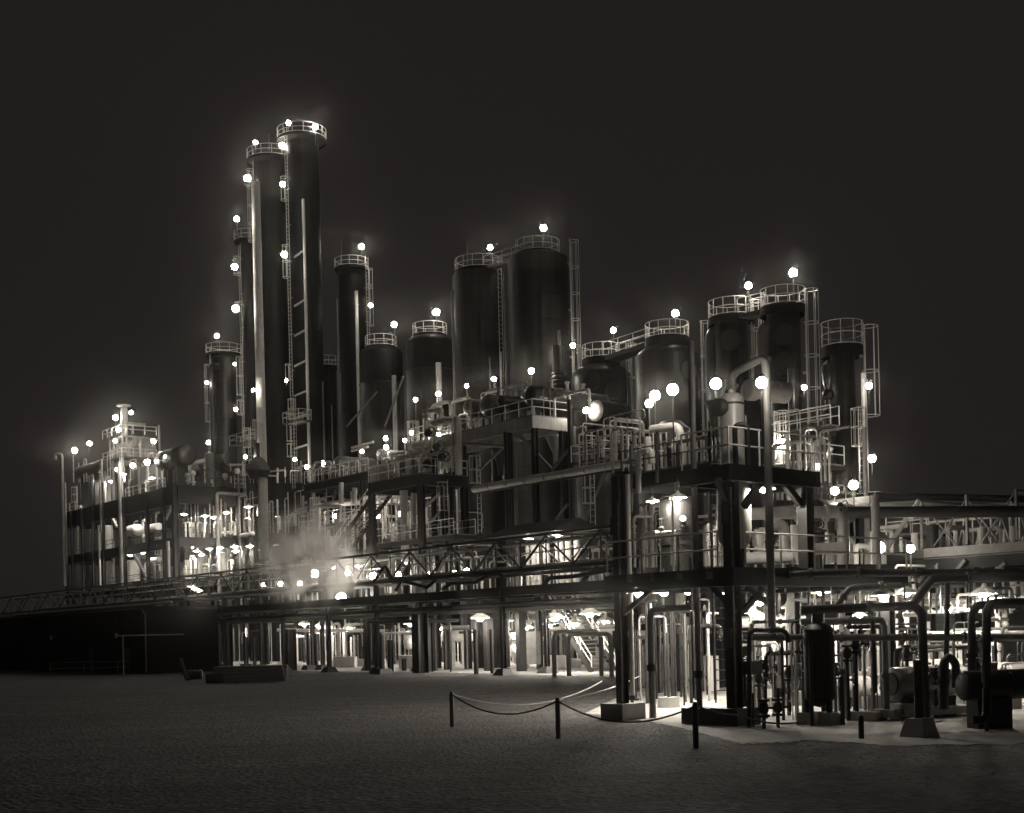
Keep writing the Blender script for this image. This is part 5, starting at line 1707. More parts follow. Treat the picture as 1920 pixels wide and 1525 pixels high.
MB().drum(p, D(1440, 731, 46) + V((.9, .8, 0)), .38, 24, .3, 2).build('shell', 'panel', k)
MB().bx(*[v for v in (ST(p)[0] - .3, ST(p)[0] + .3, ST(p)[1] + .4, ST(p)[1] + .6)], 0, p.z - .3).build('stand', 'dark', k)
p = D(1337, 760, 36)
MB().lathe(V((p.x, p.y, D(1337, 798, 36).z)), [(.1, 0), (.12, .35), (.16, .5), (.24, .62), (.24, .68), (0, .7)], 16).solo('funnel_vent', 'pale', 'pale flared vent just left of the bright upright drum', 'vent')
# lit decks behind between the columns
zq = A(1470, 868, 9).z
deck('lit deck with white rails behind the arched pipe', sx(1398, 872, 9), sx(1500, 862, 9), 9, 13, zq, .35, [(sx(1404, 872, 9.2), 9.2), (sx(1496, 862, 9.2), 9.2)], mt='dark', rails=('f', 'l', 'r'), leg_mt='grey', lw=.25)
zq = A(1500, 805, 11).z
deck('narrow lit walkway with rails from the tall right hand column to the lone column', sx(1440, 815, 11), sx(1556, 800, 11), 11, 11.9, zq, .14, [], mt='dark', rails=('f', 'b'), zl=zq - .3)
pipe('broad level duct joining the tall right hand column and the lone column', [A(1486, 817, 12.5), A(1560, 811, 12.5)], .42, 'dull', 0, 16)
k = thing('ladder_cage', 'glaring white ladder cage below the tall right hand column', 'ladder', A(1466, 870, 8.4))
b = MB()
c = A(1466, 830, 8.4)
za, zb = A(1466, 772, 8.4).z, A(1466, 868, 8.4).z
for i in range(8):
    a = i * math.pi / 4
    o = V((math.cos(a), math.sin(a), 0)) * .42
    b.tube([V((c.x, c.y, zb)) + o, V((c.x, c.y, za)) + o], .028, 4)
for i in range(6):
    b.ring(V((c.x, c.y, zb + (za - zb) * i / 5)), .42, .03, 0, 360, 4, 18)
b.build('cage', 'rail', k)
MB().bar(A(1545, 862, 10), A(1560, 840, 10), .14).solo('brace', 'pale', 'pale slanting brace left of the lone column', 'brace')
p = A(1608, 925, 6)
pipe('pale wide pole pipe right of the lone column, down to the rack', [V((p.x + .4, p.y, 5)), V((p.x + .4, p.y, A(1618, 800, 6).z))], .12, 'pale')

# pipework on the near lower deck
for i, (pts, Y, r, m_) in enumerate((
    (((1405, 964), (1572, 960), (1580, 975), (1582, 1058)), 42, .2, 'pale'), (((1410, 962), (2200, 958)), 50, .23, 'dark'), (((1395, 1048), (1484, 1044)), 38, .18, 'white'),
    (((1518, 1030), (1585, 1028)), 40, .19, 'white'), (((1440, 985), (1470, 983), (1472, 1050)), 41, .18, 'white'), (((1425, 990), (1426, 1056)), 44, .16, 'white'),
    (((1490, 985), (1492, 1056)), 38.5, .13, 'white'), (((1503, 950), (1505, 1056)), 39, .16, 'white'), (((1640, 928), (1644, 1058)), 38.5, .13, 'pale'),
    (((1560, 1000), (1562, 1056)), 43, .1, 'pale'), (((1545, 968), (1547, 1000)), 44, .08, 'white'), (((1400, 1020), (1402, 1056)), 45, .09, 'white'))):
    pipe(('large pale pipe with a down elbow along the near lower deck', 'fat dark level pipe running far right above the near railing', 'white level pipe just above the near lower deck, left', 'white flanged level pipe just above the near lower deck, right', 'white elbow pipe behind the black downcomer', 'white upright behind the black column on the lower deck', 'slim white upright left of the right hand post', 'white upright against the right hand post', 'grey pole pipe near the right end of the near railing', 'slim pale upright under the large pale pipe', 'slimmest white upright under the large pale pipe', 'short white upright by the black column')[i], [D(x, y, Y) for x, y in pts], r, m_, .3, 12, 'pipework on the near lower deck', flanges=.9 if i in (2, 3, 0) else 0)
for i, (x, y, w, h, Y, m_) in enumerate(((1440, 1030, 10, 34, 42.5, 'dull'), (1468, 1020, 12, 30, 42, 'panel'), (1535, 1010, 24, 34, 43, 'dull'), (1565, 1005, 9, 20, 43, 'dark'), (1415, 1010, 9, 30, 46, 'white'))):
    c = D(x, y, Y)
    r = w / 2 / ppm(c)
    hh = h / ppm(c)
    MB().lathe(V((c.x, c.y, c.z - hh / 2)), [(0, 0), (r, .02), (r, hh * .3), (r * 1.25, hh * .32), (r * 1.25, hh * .4), (r, hh * .42), (r, hh * .85), (r * 1.3, hh * .87), (r * 1.3, hh * .97), (r * .4, hh), (0, hh + .05)], 18).tube([V((c.x, c.y, z2)), V((c.x, c.y, c.z - hh / 2 + .05))], r * .6, 8).solo('flanged_vessel', m_, '%s small flanged vessel from the left on the near lower deck' % ORD[(1, 2, 3, 4, 0)[i]], 'vessel', 'flanged vessels on the near lower deck')
for i, (x, y, Y) in enumerate(((1480, 1020, 41), (1530, 985, 42), (1450, 1010, 42), (1575, 948, 41.5), (1410, 985, 43))):
    c = D(x, y, Y)
    MB().ball(c, .11, 10, 6).cyl(c, c + E1 * .2, .03, None, 6).wheel(c + E1 * .2, E1, .15).cyl(c - UP * .2, c, .06, None, 8).solo('valve', 'dark', '%s handwheel valve from the left on the near lower deck' % ORD[(2, 3, 1, 4, 0)[i]], 'valve', 'valves on the near lower deck')
c = D(1524, 955, 52)
k = thing('horizontal_drum', 'dark dished drum low behind the right hand post, under the lone column', 'drum', c)
MB().drum(c, c + V((2.2, 2.5, 0)), .42, 22, .5, 1).build('shell', 'dull', k)
zq = A(1560, 938, 3).z
deck('low lit deck at the foot of the lone column', sx(1400, 945, 3), sx(1630, 935, 3), 3, 7, zq, .35, [(sx(1628, 935, 3.2), 3.2), (sx(1402, 945, 3.2), 3.2)], mt='grey', rails=(), leg_mt='grey', lw=.25)
for zi, (wh, xa, xb, yb, yt, Ya, Yb, n) in enumerate((('at the back of the near lower deck', 1395, 1640, 1058, 985, 47, 56, 26), ('on the low lit deck by the lone column', 1405, 1625, 936, 905, 62, 68, 14), ('behind the ladder on the near lower deck', 1318, 1362, 1062, 950, 42, 50, 12), ('left of the lit grey tank', 1190, 1232, 1064, 935, 46, 52, 8))):
    for i in range(n):
        px = xa + (xb - xa) * (i + .5) / n + rnd.uniform(-3, 3)
        Y = rnd.uniform(Ya, Yb)
        p = D(px, yb, Y)
        q = D(px, rnd.uniform(yt, (yt * .4 + yb * .6)), Y)
        q.x = p.x
        pts = [p, q]
        u = rnd.random()
        if u < .7:
            pts.append(q + rnd.choice((E1, -E1, E2)) * rnd.uniform(.5, 1.5))
            if u < .3:
                pts.append(pts[-1] - UP * rnd.uniform(.3, .8))
        lb = '%s lit pipe from the left %s' % (ORD[i], wh) if i < 20 else '%s lit pipe from the right %s' % (ORD[n - 1 - i], wh)
        pipe(lb, pts, rnd.choice((.05, .07, .1, .12)), rnd.choice(('white', 'white', 'pale', 'grey')), .2, 8, 'small lit pipes about the near decks', flanges=.8)
# pipes and struts above the right span
for i, (a, e, Ya, Yb, r, m_) in enumerate((((1640, 930), (2200, 942), 58, 58, .16, 'dark'), ((1642, 947), (1730, 936), 62, 62, .14, 'pale'), ((1600, 950), (1820, 940), 60, 60, .16, 'white'), ((1560, 940), (1650, 932), 64, 64, .3, 'dull'), ((1650, 992), (1700, 985), 57, 57, .12, 'white'), ((1750, 955), (2200, 922), 66, 58, .1, 'grey'))):
    pipe(('dark level pipe topping the pipes right of the lone column', 'short pale pipe rising right, above the right span', 'long white pipe above the right span', 'fat pale pipe end beside the lone column', 'short white pipe behind the near railing end', 'thin pipe above the right span at the frame edge')[i], [D(*a, Ya), D(*e, Yb)], r, m_, 0, 12, 'pipes above the right span')
for i, (px, y0, y1, w, m_) in enumerate(((1748, 1040, 985, .28, 'dark'), (1842, 1040, 990, .2, 'pale'), (1790, 1100, 1055, .22, 'dark'), (1716, 1058, 1000, .16, 'white'))):
    p, q = A(px, y0, 1.2), A(px, y1, 1.2)
    q.x, q.y = p.x, p.y
    p.z = 5.1
    MB().cyl(p, q, w, None, 12).solo('standpipe', m_, ('fat dark standpipe on the right span', 'white standpipe at the far right on the right span', 'dark standpipe under the right girder', 'white standpipe at the end of the near railing')[i], 'pipe')
for i, (a, e) in enumerate((((1755, 1060), (1775, 1098)), ((1810, 1050), (1775, 1092)), ((1885, 1055), (1855, 1082)))):
    MB().bar(A(*a, -.2), A(*e, -.2), .13).solo('brace', 'grey', '%s slanting brace from the left under the right girder' % ORD[i], 'brace', 'braces under the right girder')

# ================================================================== ground equipment on the right slab
rnd = random.Random(5)
for i, (pts, Y, r, m_, lb) in enumerate((
    (((1500, 1144), (1714, 1136), (1728, 1150), (1736, 1345)), 31.5, .11, 'dark', 'large black pipe running level then down at the right'),
    (((1392, 1195), (2200, 1196)), 33, .09, 'grey', 'long grey pipe running level across the pump area'),
    (((1500, 1166), (1652, 1163), (1658, 1172), (1662, 1330)), 33.5, .09, 'grey', 'grey pipe turning down above the pump motors'),
    (((1405, 1400), (1405, 1188), (1412, 1182), (1468, 1182), (1476, 1190), (1478, 1205)), 32, .06, 'dark', 'slim pipe loop right of the near black column'),
    (((1560, 1145), (1595, 1102), (1690, 1098)), 32.5, .08, 'grey', 'pipe rising aslant over the large black pipe, left one'),
    (((1710, 1135), (1748, 1085), (2200, 1080)), 32.5, .11, 'dark', 'pipe rising aslant over the large black pipe, right one'),
    (((1480, 1078), (1545, 1074), (2200, 1074)), 34, .1, 'dark', 'dark level pipe just below the near lower deck'),
    (((1515, 1330), (1513, 1170), (1500, 1166)), 33.6, .06, 'dark', 'slim dark riser by the black upright tank'),
    (((1640, 1300), (1636, 1164)), 33.2, .06, 'dark', 'slim dark riser right of the black upright tank'),
    (((1773, 1330), (1776, 1090)), 33, .07, 'dark', 'thin dark riser crossing the right lamp pair'),
    (((1822, 1345), (1822, 1150), (1832, 1135), (2200, 1130)), 31, .1, 'dark', 'left of two bent black pipes at the right edge'),
    (((1848, 1280), (1850, 1145), (1860, 1130), (2200, 1128)), 29.5, .1, 'dark', 'right of two bent black pipes at the right edge'),
    (((1680, 1260), (1682, 1216), (1830, 1212)), 36, .09, 'dark', 'black pipe stepping right above the pump drums'),
    (((1768, 1330), (1768, 1245), (1780, 1230), (1792, 1245), (1792, 1290)), 31, .1, 'dark', 'black gooseneck loop before the right drum'),
    (((1850, 1290), (1850, 1340), (1842, 1350), (1822, 1350)), 29, .1, 'black', 'black hook pipe under the near right drum'),
    (((1700, 1130), (2200, 1122)), 48, .14, 'white', 'white level pipe behind the lamp pair at the right'),
    (((1730, 1190), (2200, 1186)), 42, .1, 'white', 'bright level pipe behind the long grey one at the right'),
    (((1390, 1168), (1510, 1164)), 50, .2, 'white', 'bright level pipe behind the near black column'),
    (((1530, 1178), (1640, 1176)), 46, .1, 'white', 'bright level pipe behind the black upright tank'),
    (((1740, 1148), (1820, 1144)), 44, .07, 'pale', 'slim level pipe under the lamp pair'))):
    pipe(lb, [D(x, y, Y) for x, y in pts], r, m_, .22, 14, 'pipework over the pump area', flanges=1.5)
# black upright tank
c = D(1534, 1182, 32.5)
r = 28 / ppm(c)
k = thing('process_tank', 'black upright tank on short legs in front of the pumps', 'tank', V((c.x, c.y, 0)))
zb = D(1534, 1318, 32.5).z
MB().lathe(V((c.x, c.y, 0)), [(0, zb - .12), (r * .6, zb - .06), (r, zb + .12), (r, c.z - .05), (r * 1.04, c.z - .04), (r * 1.04, c.z + .02), (r * .8, c.z + .12), (r * .4, c.z + .18), (0, c.z + .2)], 32).build('shell', 'black', k)
MB().cyl(V((c.x, c.y, c.z + .15)), V((c.x, c.y, D(1534, 1146, 32.5).z)), .16, None, 12).build('neck', 'black', k)
for a in (60, 180, 300):
    q = V((c.x + r * .85 * math.cos(math.radians(a)), c.y + r * .85 * math.sin(math.radians(a)), 0))
    lg = MB().bar(q + UP * .3, q + UP * (zb + .3), .09).build('leg', 'black', k)
    MB().frus(q, .42, .36, .32).build('footing', 'conc', lg)


def pump(label, g, ax, L, r, m1, m2, zc=.75):
    sd = V((-ax.y, ax.x, 0))
    k = thing('pump', label, 'pump', g, 'pumps on the slab')
    c = g + UP * zc
    b = MB()
    for sg, e in ((0, 0),):
        p, q = c - ax * L / 2 - sd * r, c + ax * L / 2 + sd * r
    b.hexa([g + ax * (a * L * .55) + sd * (e * r * .9) + UP * f for f in (0, .3) for a, e in ((-1, -1), (1, -1), (1, 1), (-1, 1))])
    b.build('base', 'conc', k)
    m = MB().drum(c - ax * L * .5, c - ax * L * .02, r, 22, .25, 5)
    m.build('motor', m1, k)
    MB().cyl(c - ax * L * .03, c + ax * L * .2, r * .3, None, 10).cyl(c + ax * L * .02, c + ax * L * .1, r * .55, None, 14).build('coupling', 'pale', k)
    MB().cyl(c + ax * L * .18, c + ax * L * .36, r * 1.05, r * .95, 22).cyl(c + ax * L * .36, c + ax * L * .42, r * 1.25, None, 22).cyl(c + ax * L * .42, c + ax * L * .58, r * .5, None, 12).build('volute', m2, k)
    MB().tube([c + ax * L * .27 + UP * r, c + ax * L * .27 + UP * (r + .7)], r * .35, 10).build('outlet', m2, k)
    for a in (-.4, -.1, .27):
        MB().cube(g + ax * (L * a) + UP * .3, r * .5, r * 1.2, zc - .3 - r * .7).build('foot', 'dark', k)
    return k


X = V((1, 0, 0))
pump('dark pump set with pale coupling, right of the near black column', G(1435, 1326), V((.96, .28, 0)), 2.0, .27, 'grey', 'dull', .72)
pump('pump set behind the black upright tank', G(1600, 1318), E1, 1.8, .3, 'dull', 'pale', .8)
pump('pump set half hidden behind the right hand drums', G(1745, 1322), E1, 1.6, .28, 'dull', 'pale', .8)
# compressor drums
for x, y, r, Y, L, ax, m_, lb in ((1668, 1283, 31, 33.8, 2.3, V((.9, .43, 0)), 'silver', 'big horizontal drum with a dark end, on the lettered base'), (1690, 1262, 24, 37, 2.0, V((.95, .3, 0)), 'panel', 'bright white drum behind the drum on the lettered base'), (1553, 1290, 20, 38, 1.4, V((.95, .3, 0)), 'panel', 'bright white drum just right of the black upright tank'), (1780, 1268, 22, 36, 2.6, V((.95, .3, 0)), 'panel', 'bright white drum at the right behind the gooseneck loop'), (1800, 1288, 26, 30, 5, V((.97, .2, 0)), 'black', 'near black horizontal drum on a black pedestal at the right edge')):
    c = D(x, y, Y)
    rr = r / ppm(c)
    k = thing('horizontal_drum', lb, 'drum', V((c.x, c.y, 0)), 'drums of the pump area')
    MB().drum(c, c + ax * L, rr, 32, .25, 2).build('shell', m_, k)
    if m_ == 'silver':
        MB().cyl(c + ax * .16, c - ax * .02, rr * .72, rr * .7, 24).build('end_cover', 'black', k)
    for f in ((.15,) if m_ == 'black' else (.2, .8)):
        q = c + ax * (L * f)
        w = .9 if m_ == 'black' else .3
        h = c.z - rr * .85
        sd = V((-ax.y, ax.x, 0))
        MB().hexa([V((q.x, q.y, 0)) + ax * (a * w / 2) + sd * (e * rr * .75) + UP * z for z in (0, h) for a, e in ((-1, -1), (1, -1), (1, 1), (-1, 1))]).build('pedestal', 'black' if m_ in ('black', 'silver') else 'conc', k)
    if m_ == 'black':
        MB().tube([c + ax * .1 + UP * (rr + .02), c + ax * L + UP * (rr + .02)], .03, 6).build('tracer', 'pale', k)
# lettered machine base
g0 = D(1697, 1352, 33.0)
ax = V((.9, .43, 0)).normalized()
sd = V((-ax.y, ax.x, 0))
g0.z = 0
k = thing('machine_base', 'pale stepped machine base with black lettering under the big drum', 'base', g0)
zt, zm = D(1700, 1322, 33).z, D(1700, 1345, 33).z
MB().hexa([g0 + ax * a + sd * e + UP * z for z in (zm, zt - .12) for a, e in ((-.45, .06), (2.6, .06), (2.6, .8), (-.45, .8))]).build('block', 'conc', k)
MB().hexa([g0 + ax * a + sd * e + UP * z for z in (.1, zm - .003) for a, e in ((-.6, 0), (2.9, 0), (2.9, .95), (-.6, .95))]).build('skid', 'dark', k)
MB().hexa([g0 + ax * a + sd * e + UP * z for z in (zt - .118, zt) for a, e in ((.1, .12), (1.0, .12), (1.0, .75), (.1, .75))]).build('step', 'conc', k)
fc = bpy.data.curves.new('lettering', 'FONT')
fc.body = 'ELLER'
fc.size = .22
fc.extrude = .004
fc.space_character = .95
fo = bpy.data.objects.new('lettering', fc)
COL.objects.link(fo)
bpy.context.view_layer.update()
me = bpy.data.meshes.new_from_object(fo)
bpy.data.objects.remove(fo)
me.materials.clear()
me.materials.append(M['black'])
lt = bpy.data.objects.new('lettering', me)
COL.objects.link(lt)
lt.parent = k
ang = math.atan2(ax.y, ax.x)
lt.matrix_local = Matrix.Translation(ax * -.3 + sd * .052 + UP * (zm + .05)) @ Matrix.Rotation(ang, 4, 'Z') @ Matrix.Rotation(math.pi / 2, 4, 'X') @ Matrix.Diagonal((.62, 1, 1, 1))
# domed concrete foot and black pedestal post
g = G(1724, 1382)
k = thing('pipe_support', 'dark post on a bell shaped concrete foot at the slab edge', 'post', g)
MB().frus(g, .62, .42, .42).build('footing', 'conc', k)
MB().cyl(g + UP * .42, V((g.x, g.y, 1.7)), .1, None, 12).build('shaft', 'dark', k)
MB().tube([g + V((.17, 0, .35)), g + V((.17, 0, 1.0)), g + V((.02, 0, 1.08))], .03, 6, .1).build('side_pipe', 'dark', k)
g = G(1850, 1372)
MB().cyl(g, V((g.x, g.y, 1.5)), .05, None, 8).solo('steel_post', 'dark', 'thin dark post beside the black pedestal at the right edge', 'post')
for i, (px, py, yt, w, m_) in enumerate(((1460, 1366, 1290, .07, 'dark'), (1413, 1364, 1300, .06, 'dark'), (1523, 1362, 1200, .1, 'dark'), (1580, 1360, 1270, .12, 'dark'), (1590, 1330, 1175, .22, 'dark'), (1604, 1340, 1215, .14, 'black'), (1666, 1325, 1170, .13, 'dark'), (1709, 1320, 1180, .14, 'dark'), (1575, 1335, 1180, .1, 'dark'))):
    g = G(px, py)
    zt = D(px, yt, g.y).z
    MB().cyl(g, V((g.x, g.y, zt)), w / 2, None, 10).solo('steel_post', m_, '%s dark upright from the left among the pumps' % ORD[(1, 0, 2, 4, 5, 6, 7, 8, 3)[i]], 'post', 'uprights among the pumps')
for i, (x, y, Y) in enumerate(((1423, 1272, 34), (1396, 1250, 34.5), (1434, 1252, 35), (1565, 1258, 34), (1588, 1225, 33.5), (1604, 1208, 33.5), (1580, 1275, 34), (1700, 1225, 35), (1828, 1250, 33), (1860, 1258, 33), (1432, 1328, 31.5), (1458, 1326, 32), (1735, 1258, 34), (1753, 1268, 34), (1478, 1262, 36), (1493, 1258, 36))):
    c = D(x, y, Y)
    b = MB().ball(c, .13, 10, 6, 1.3).cyl(c - UP * .22, c - UP * .16, .15, None, 12).cyl(c + UP * .16, c + UP * .22, .15, None, 12).cyl(c, c + X * .3, .03, None, 6).wheel(c + X * .3, X, .16)
    b.cyl(V((c.x, c.y, 0)), c - UP * .2, .05, None, 8).solo('valve', 'black' if i % 3 else 'grey', '%s handwheel valve from the left in the pump area' % ORD[(1, 0, 3, 6, 8, 9, 7, 11, 14, 15, 2, 4, 12, 13, 5, 10)[i]], 'valve', 'valves of the pump area')
c = D(1404, 1253, 33.4)
MB().cube(V((c.x, c.y, c.z - .15)), .55, .4, .34).tube([V((c.x, c.y, 0)), V((c.x, c.y, c.z))], .05, 8).solo('switch_box', 'black', 'black box on a stem just right of the near black column', 'box')
c = D(1540, 1330, 34)
MB().cube(G(1625, 1352), .9, .5, .25).solo('plinth', 'conc', 'low concrete plinth left of the lettered base', 'plinth')
for i, (px, py, w, h) in enumerate(((1410, 1310, 1.0, .42), (1480, 1312, 1.6, .5), (1578, 1318, 1.4, .7), (1700, 1310, 2.2, .8), (1780, 1316, 1.5, .6))):
    MB().cube(G(px, py), w, .8, h).solo('plinth', 'conc', '%s concrete plinth from the left behind the pumps' % ORD[i], 'plinth', 'plinths behind the pumps')
# lit things behind the pumps
for i, (x, yt, w, Y, m_) in enumerate(((1432, 1205, 12, 42, 'white'), (1450, 1180, 9, 46, 'white'), (1467, 1195, 16, 44, 'panel'), (1480, 1185, 10, 50, 'white'), (1498, 1180, 9, 48, 'white'), (1564, 1190, 20, 46, 'panel'), (1583, 1180, 8, 48, 'white'), (1700, 1150, 14, 48, 'pale'), (1681, 1160, 8, 46, 'white'), (1650, 1185, 10, 50, 'panel'), (1740, 1165, 12, 50, 'panel'), (1625, 1185, 14, 52, 'panel'), (1418, 1185, 14, 50, 'white'), (1862, 1200, 12, 44, 'white'))):
    c = D(x, yt, Y)
    r = w / 2 / ppm(c) * .65
    MB().lathe(V((c.x, c.y, 0)), shellprof(r, 0, c.z - r * .3, .3, 3), 18).solo('lit_standpipe', m_, '%s bright upright vessel from the left behind the pumps' % ORD[(1, 2, 3, 4, 5, 6, 7, 11, 10, 9, 12, 8, 0, 13)[i]], 'vessel', 'bright uprights behind the pumps')
n = 20
for i in range(n):
    px = 1395 + (1880 - 1395) * (i + .5) / n + rnd.uniform(-5, 5)
    Y = rnd.uniform(40, 52)
    g = D(px, 1200, Y)
    g.z = 0
    q = V((g.x, g.y, rnd.uniform(1.6, 3.6)))
    pts = [g, q, q + rnd.choice((X, -X, E2)) * rnd.uniform(.5, 1.6)]
    if rnd.random() < .5:
        pts.append(pts[-1] - UP * rnd.uniform(.4, 1.4))
    pipe('%s small pipe from the left behind the pumps' % ORD[i], pts, rnd.choice((.05, .07, .1)), rnd.choice(('white', 'pale', 'white', 'grey')), .2, 8, 'small pipes behind the pumps', flanges=.9)
for i in range(14):
    y = 1090 + rnd.uniform(0, 45)
    xa = 1400 + rnd.uniform(0, 350)
    Y = rnd.uniform(40, 54)
    pipe('%s dim level pipe hung under the near lower deck' % ORD[i], [D(xa, y, Y), D(xa + rnd.uniform(90, 200), y - rnd.uniform(0, 4), Y)], rnd.choice((.06, .09, .12)), rnd.choice(('grey', 'dark', 'pale')), 0, 8, 'dim pipes under the near lower deck')
# brick building behind at the far right, step ladder
c = D(1800, 1240, 60)
k = thing('brick_building', 'low pale brick building behind the pumps at the right edge', 'building', V((c.x, c.y, 0)))
MB().hexa([V((x, y, z)) for z in (0, 4.2) for x, y in ((c.x, 60), (c.x + 14, 60), (c.x + 14, 66), (c.x, 66))]).build('wall', 'brick', k)
MB().hexa([V((x, y, z)) for z in (4.2, 4.45) for x, y in ((c.x - .3, 59.7), (c.x + 14, 59.7), (c.x + 14, 66.3), (c.x - .3, 66.3))]).build('roof', 'dark', k)
d = D(1830, 1200, 60).x
MB().hexa([V((x, y, z)) for z in (.05, 2.6) for x, y in ((d - .5, 59.95), (d + .5, 59.95), (d + .5, 59.998), (d - .5, 59.998))]).build('door', 'dark', k)
k = thing('step_ladder', 'white step ladder standing open behind the pumps', 'step ladder', G(1815, 1290))
g = G(1815, 1290)
for sg in (-.35, .35):
    MB().bar(g + V((sg * 1.3, 0, 0)), g + V((sg * .7, .5, 2.2)), .06, .09).build('stile', 'white', k)
    MB().bar(g + V((sg * 1.3, 1.1, 0)), g + V((sg * .7, .52, 2.2)), .05, .05).build('back_leg', 'white', k)
b = MB()
for i in range(1, 8):
    f = i / 8
    b.bar(g + V((-.42 + .2 * f, .5 * f, 2.2 * f)), g + V((.42 - .2 * f, .5 * f, 2.2 * f)), .09, .04)
b.build('steps', 'white', k)

# lamps of the pump area, some added to brighten the slab
for x, y, Y, w, sz in ((1655, 1117, 37, 'added to brighten the slab, behind the slanting pipes', 1.0), (1845, 1114, 36, 'added to brighten the slab, behind the bent black pipes', 1.0), (1782, 1140, 42, 'left of the pair over the right hand pumps', .7), (1815, 1142, 42, 'right of the pair over the right hand pumps', 1.0), (1612, 1155, 44, 'small one behind the black upright tank', .7), (1424, 1130, 44, 'behind the near black column, under the lower deck', 1.1), (1410, 1150, 46, 'behind the bright level pipe by the near black column', .9), (1290, 1110, 44, 'under the near lower deck beside the white post', 1.0), (1200, 1112, 40, 'under the near lower deck by the left steel column', 1.35), (1245, 1112, 39, 'added to brighten the slab, before the round concrete base', 1.0), (1350, 1111, 40, 'added to brighten the slab, behind the near ladder', 1.0), (1540, 1112, 43.5, 'over the pumps behind the black upright tank', 1.0), (1700, 1113, 42, 'over the drum on the lettered base', 1.0), (1865, 1122, 47, 'at the right edge over the near drum', 1.0), (1480, 1140, 48, 'over the bright uprights behind the pumps', .9),
                       (1440, 1106, 41, 'close under the near lower deck by the black downcomer', .9)):
    pend(D(x, y, Y), 'shaded pendant lamp ' + w, sz)

# ================================================================== steam
def steam():
    m = bpy.data.materials.new('steam')
    m.use_nodes = True
    nt = m.node_tree
    nt.nodes.clear()
    v = nt.nodes.new('ShaderNodeVolumePrincipled')
    v.inputs['Color'].default_value = (.97, .95, .92, 1)
    v.inputs['Anisotropy'].default_value = .45
    at = nt.nodes.new('ShaderNodeTexCoord')
    sub = nt.nodes.new('ShaderNodeVectorMath')
    sub.operation = 'SUBTRACT'
    sub.inputs[1].default_value = (.5, .5, .5)
    mul = nt.nodes.new('ShaderNodeVectorMath')
    mul.operation = 'SCALE'
    mul.inputs['Scale'].default_value = 2.0
    ln = nt.nodes.new('ShaderNodeVectorMath')
    ln.operation = 'LENGTH'
    nt.links.new(at.outputs['Generated'], sub.inputs[0])
    nt.links.new(sub.outputs[0], mul.inputs[0])
    nt.links.new(mul.outputs[0], ln.inputs[0])
    mr = nt.nodes.new('ShaderNodeMapRange')
    mr.interpolation_type = 'SMOOTHSTEP'
    mr.inputs['From Min'].default_value = 1.0
    mr.inputs['From Max'].default_value = 0.1
    nt.links.new(ln.outputs['Value'], mr.inputs[0])
    nz = nt.nodes.new('ShaderNodeTexNoise')
    nz.inputs['Scale'].default_value = .55
    nz.inputs['Detail'].default_value = 4
    nt.links.new(at.outputs['Object'], nz.inputs['Vector'])
    m2 = nt.nodes.new('ShaderNodeMapRange')
    m2.inputs['From Min'].default_value = .4
    m2.inputs['From Max'].default_value = .75
    nt.links.new(nz.outputs['Fac'], m2.inputs[0])
    a = nt.nodes.new('ShaderNodeMath')
    a.operation = 'MULTIPLY'
    nt.links.new(mr.outputs[0], a.inputs[0])
    nt.links.new(m2.outputs[0], a.inputs[1])
    b = nt.nodes.new('ShaderNodeMath')
    b.operation = 'MULTIPLY'
    b.inputs[1].default_value = STEAM
    nt.links.new(a.outputs[0], b.inputs[0])
    nt.links.new(b.outputs[0], v.inputs['Density'])
    o = nt.nodes.new('ShaderNodeOutputMaterial')
    nt.links.new(v.outputs[0], o.inputs['Volume'])
    return m


STEAM = 2.3
SM = steam()
for cx, cyy, wx, wy, t, w in ((622, 1084, 88, 48, -1.6, 'bright jet of steam blowing left from the bridge beside the stair'), (592, 1052, 128, 122, -1.2, 'soft cloud of steam drifting up over the left of the bridge')):
    c = A(cx, cyy, t)
    k_ = ppm(c)
    b = MB().ball(V((0, 0, 0)), 1.0, 20, 12)
    b.v = [c + V((p.x * wx / k_, p.y * 2.2, p.z * wy / k_)) for p in b.v]
    b.solo('steam_cloud', SM, w, None, None, 'stuff')

# ================================================================== fine pipework, conduits and ladders across the middle levels
rnd = random.Random(77)
FINE = [  # place, x range, y range (top, bottom), rows, number, materials
 ('above the steam beside the riser pipe', 560, 690, 905, 1030, 7, 14, 18),
 ('on the crowded deck by the two drums', 570, 690, 862, 903, 8.5, 13, 14),
 ('on the lower front deck behind its rails', 700, 780, 845, 892, 5, 10, 14),
 ('at the manifold end of the vessel deck', 785, 866, 770, 885, 7.5, 13, 18),
 ('among the drums on the vessel deck', 870, 1060, 728, 800, 9, 15, 18),
 ('between the legs of the lower front deck', 700, 870, 915, 1010, 7, 16, 20),
 ('behind the left half of the truss bridge', 430, 700, 1050, 1125, 5, 12, 20),
 ('behind the middle of the truss bridge', 715, 960, 1030, 1112, 5, 12, 20),
 ('behind the right end of the truss bridge', 960, 1160, 1000, 1110, 9, 15, 16),
 ('before the two domed tanks', 1075, 1215, 780, 880, 6, 12, 18),
 ('on the middle deck by the cone topped tank', 1165, 1345, 800, 884, -6.5, -3, 16),
 ('before the right hand columns', 1395, 1560, 770, 905, 4, 12, 20),
 ('on the right span of the bridge', 1650, 1960, 985, 1046, .5, 3, 18),
 ('below the right span of the bridge', 1650, 1960, 1052, 1120, -3, 6, 18),
 ('on the middle floor of the left block face', 345, 560, 915, 1000, 15.5, 22, 20),
 ('on the roof of the left block', 130, 330, 850, 905, 15, 21, 18),
 ('on the corner roof of the left block', 350, 570, 862, 906, 15, 24, 20),
]
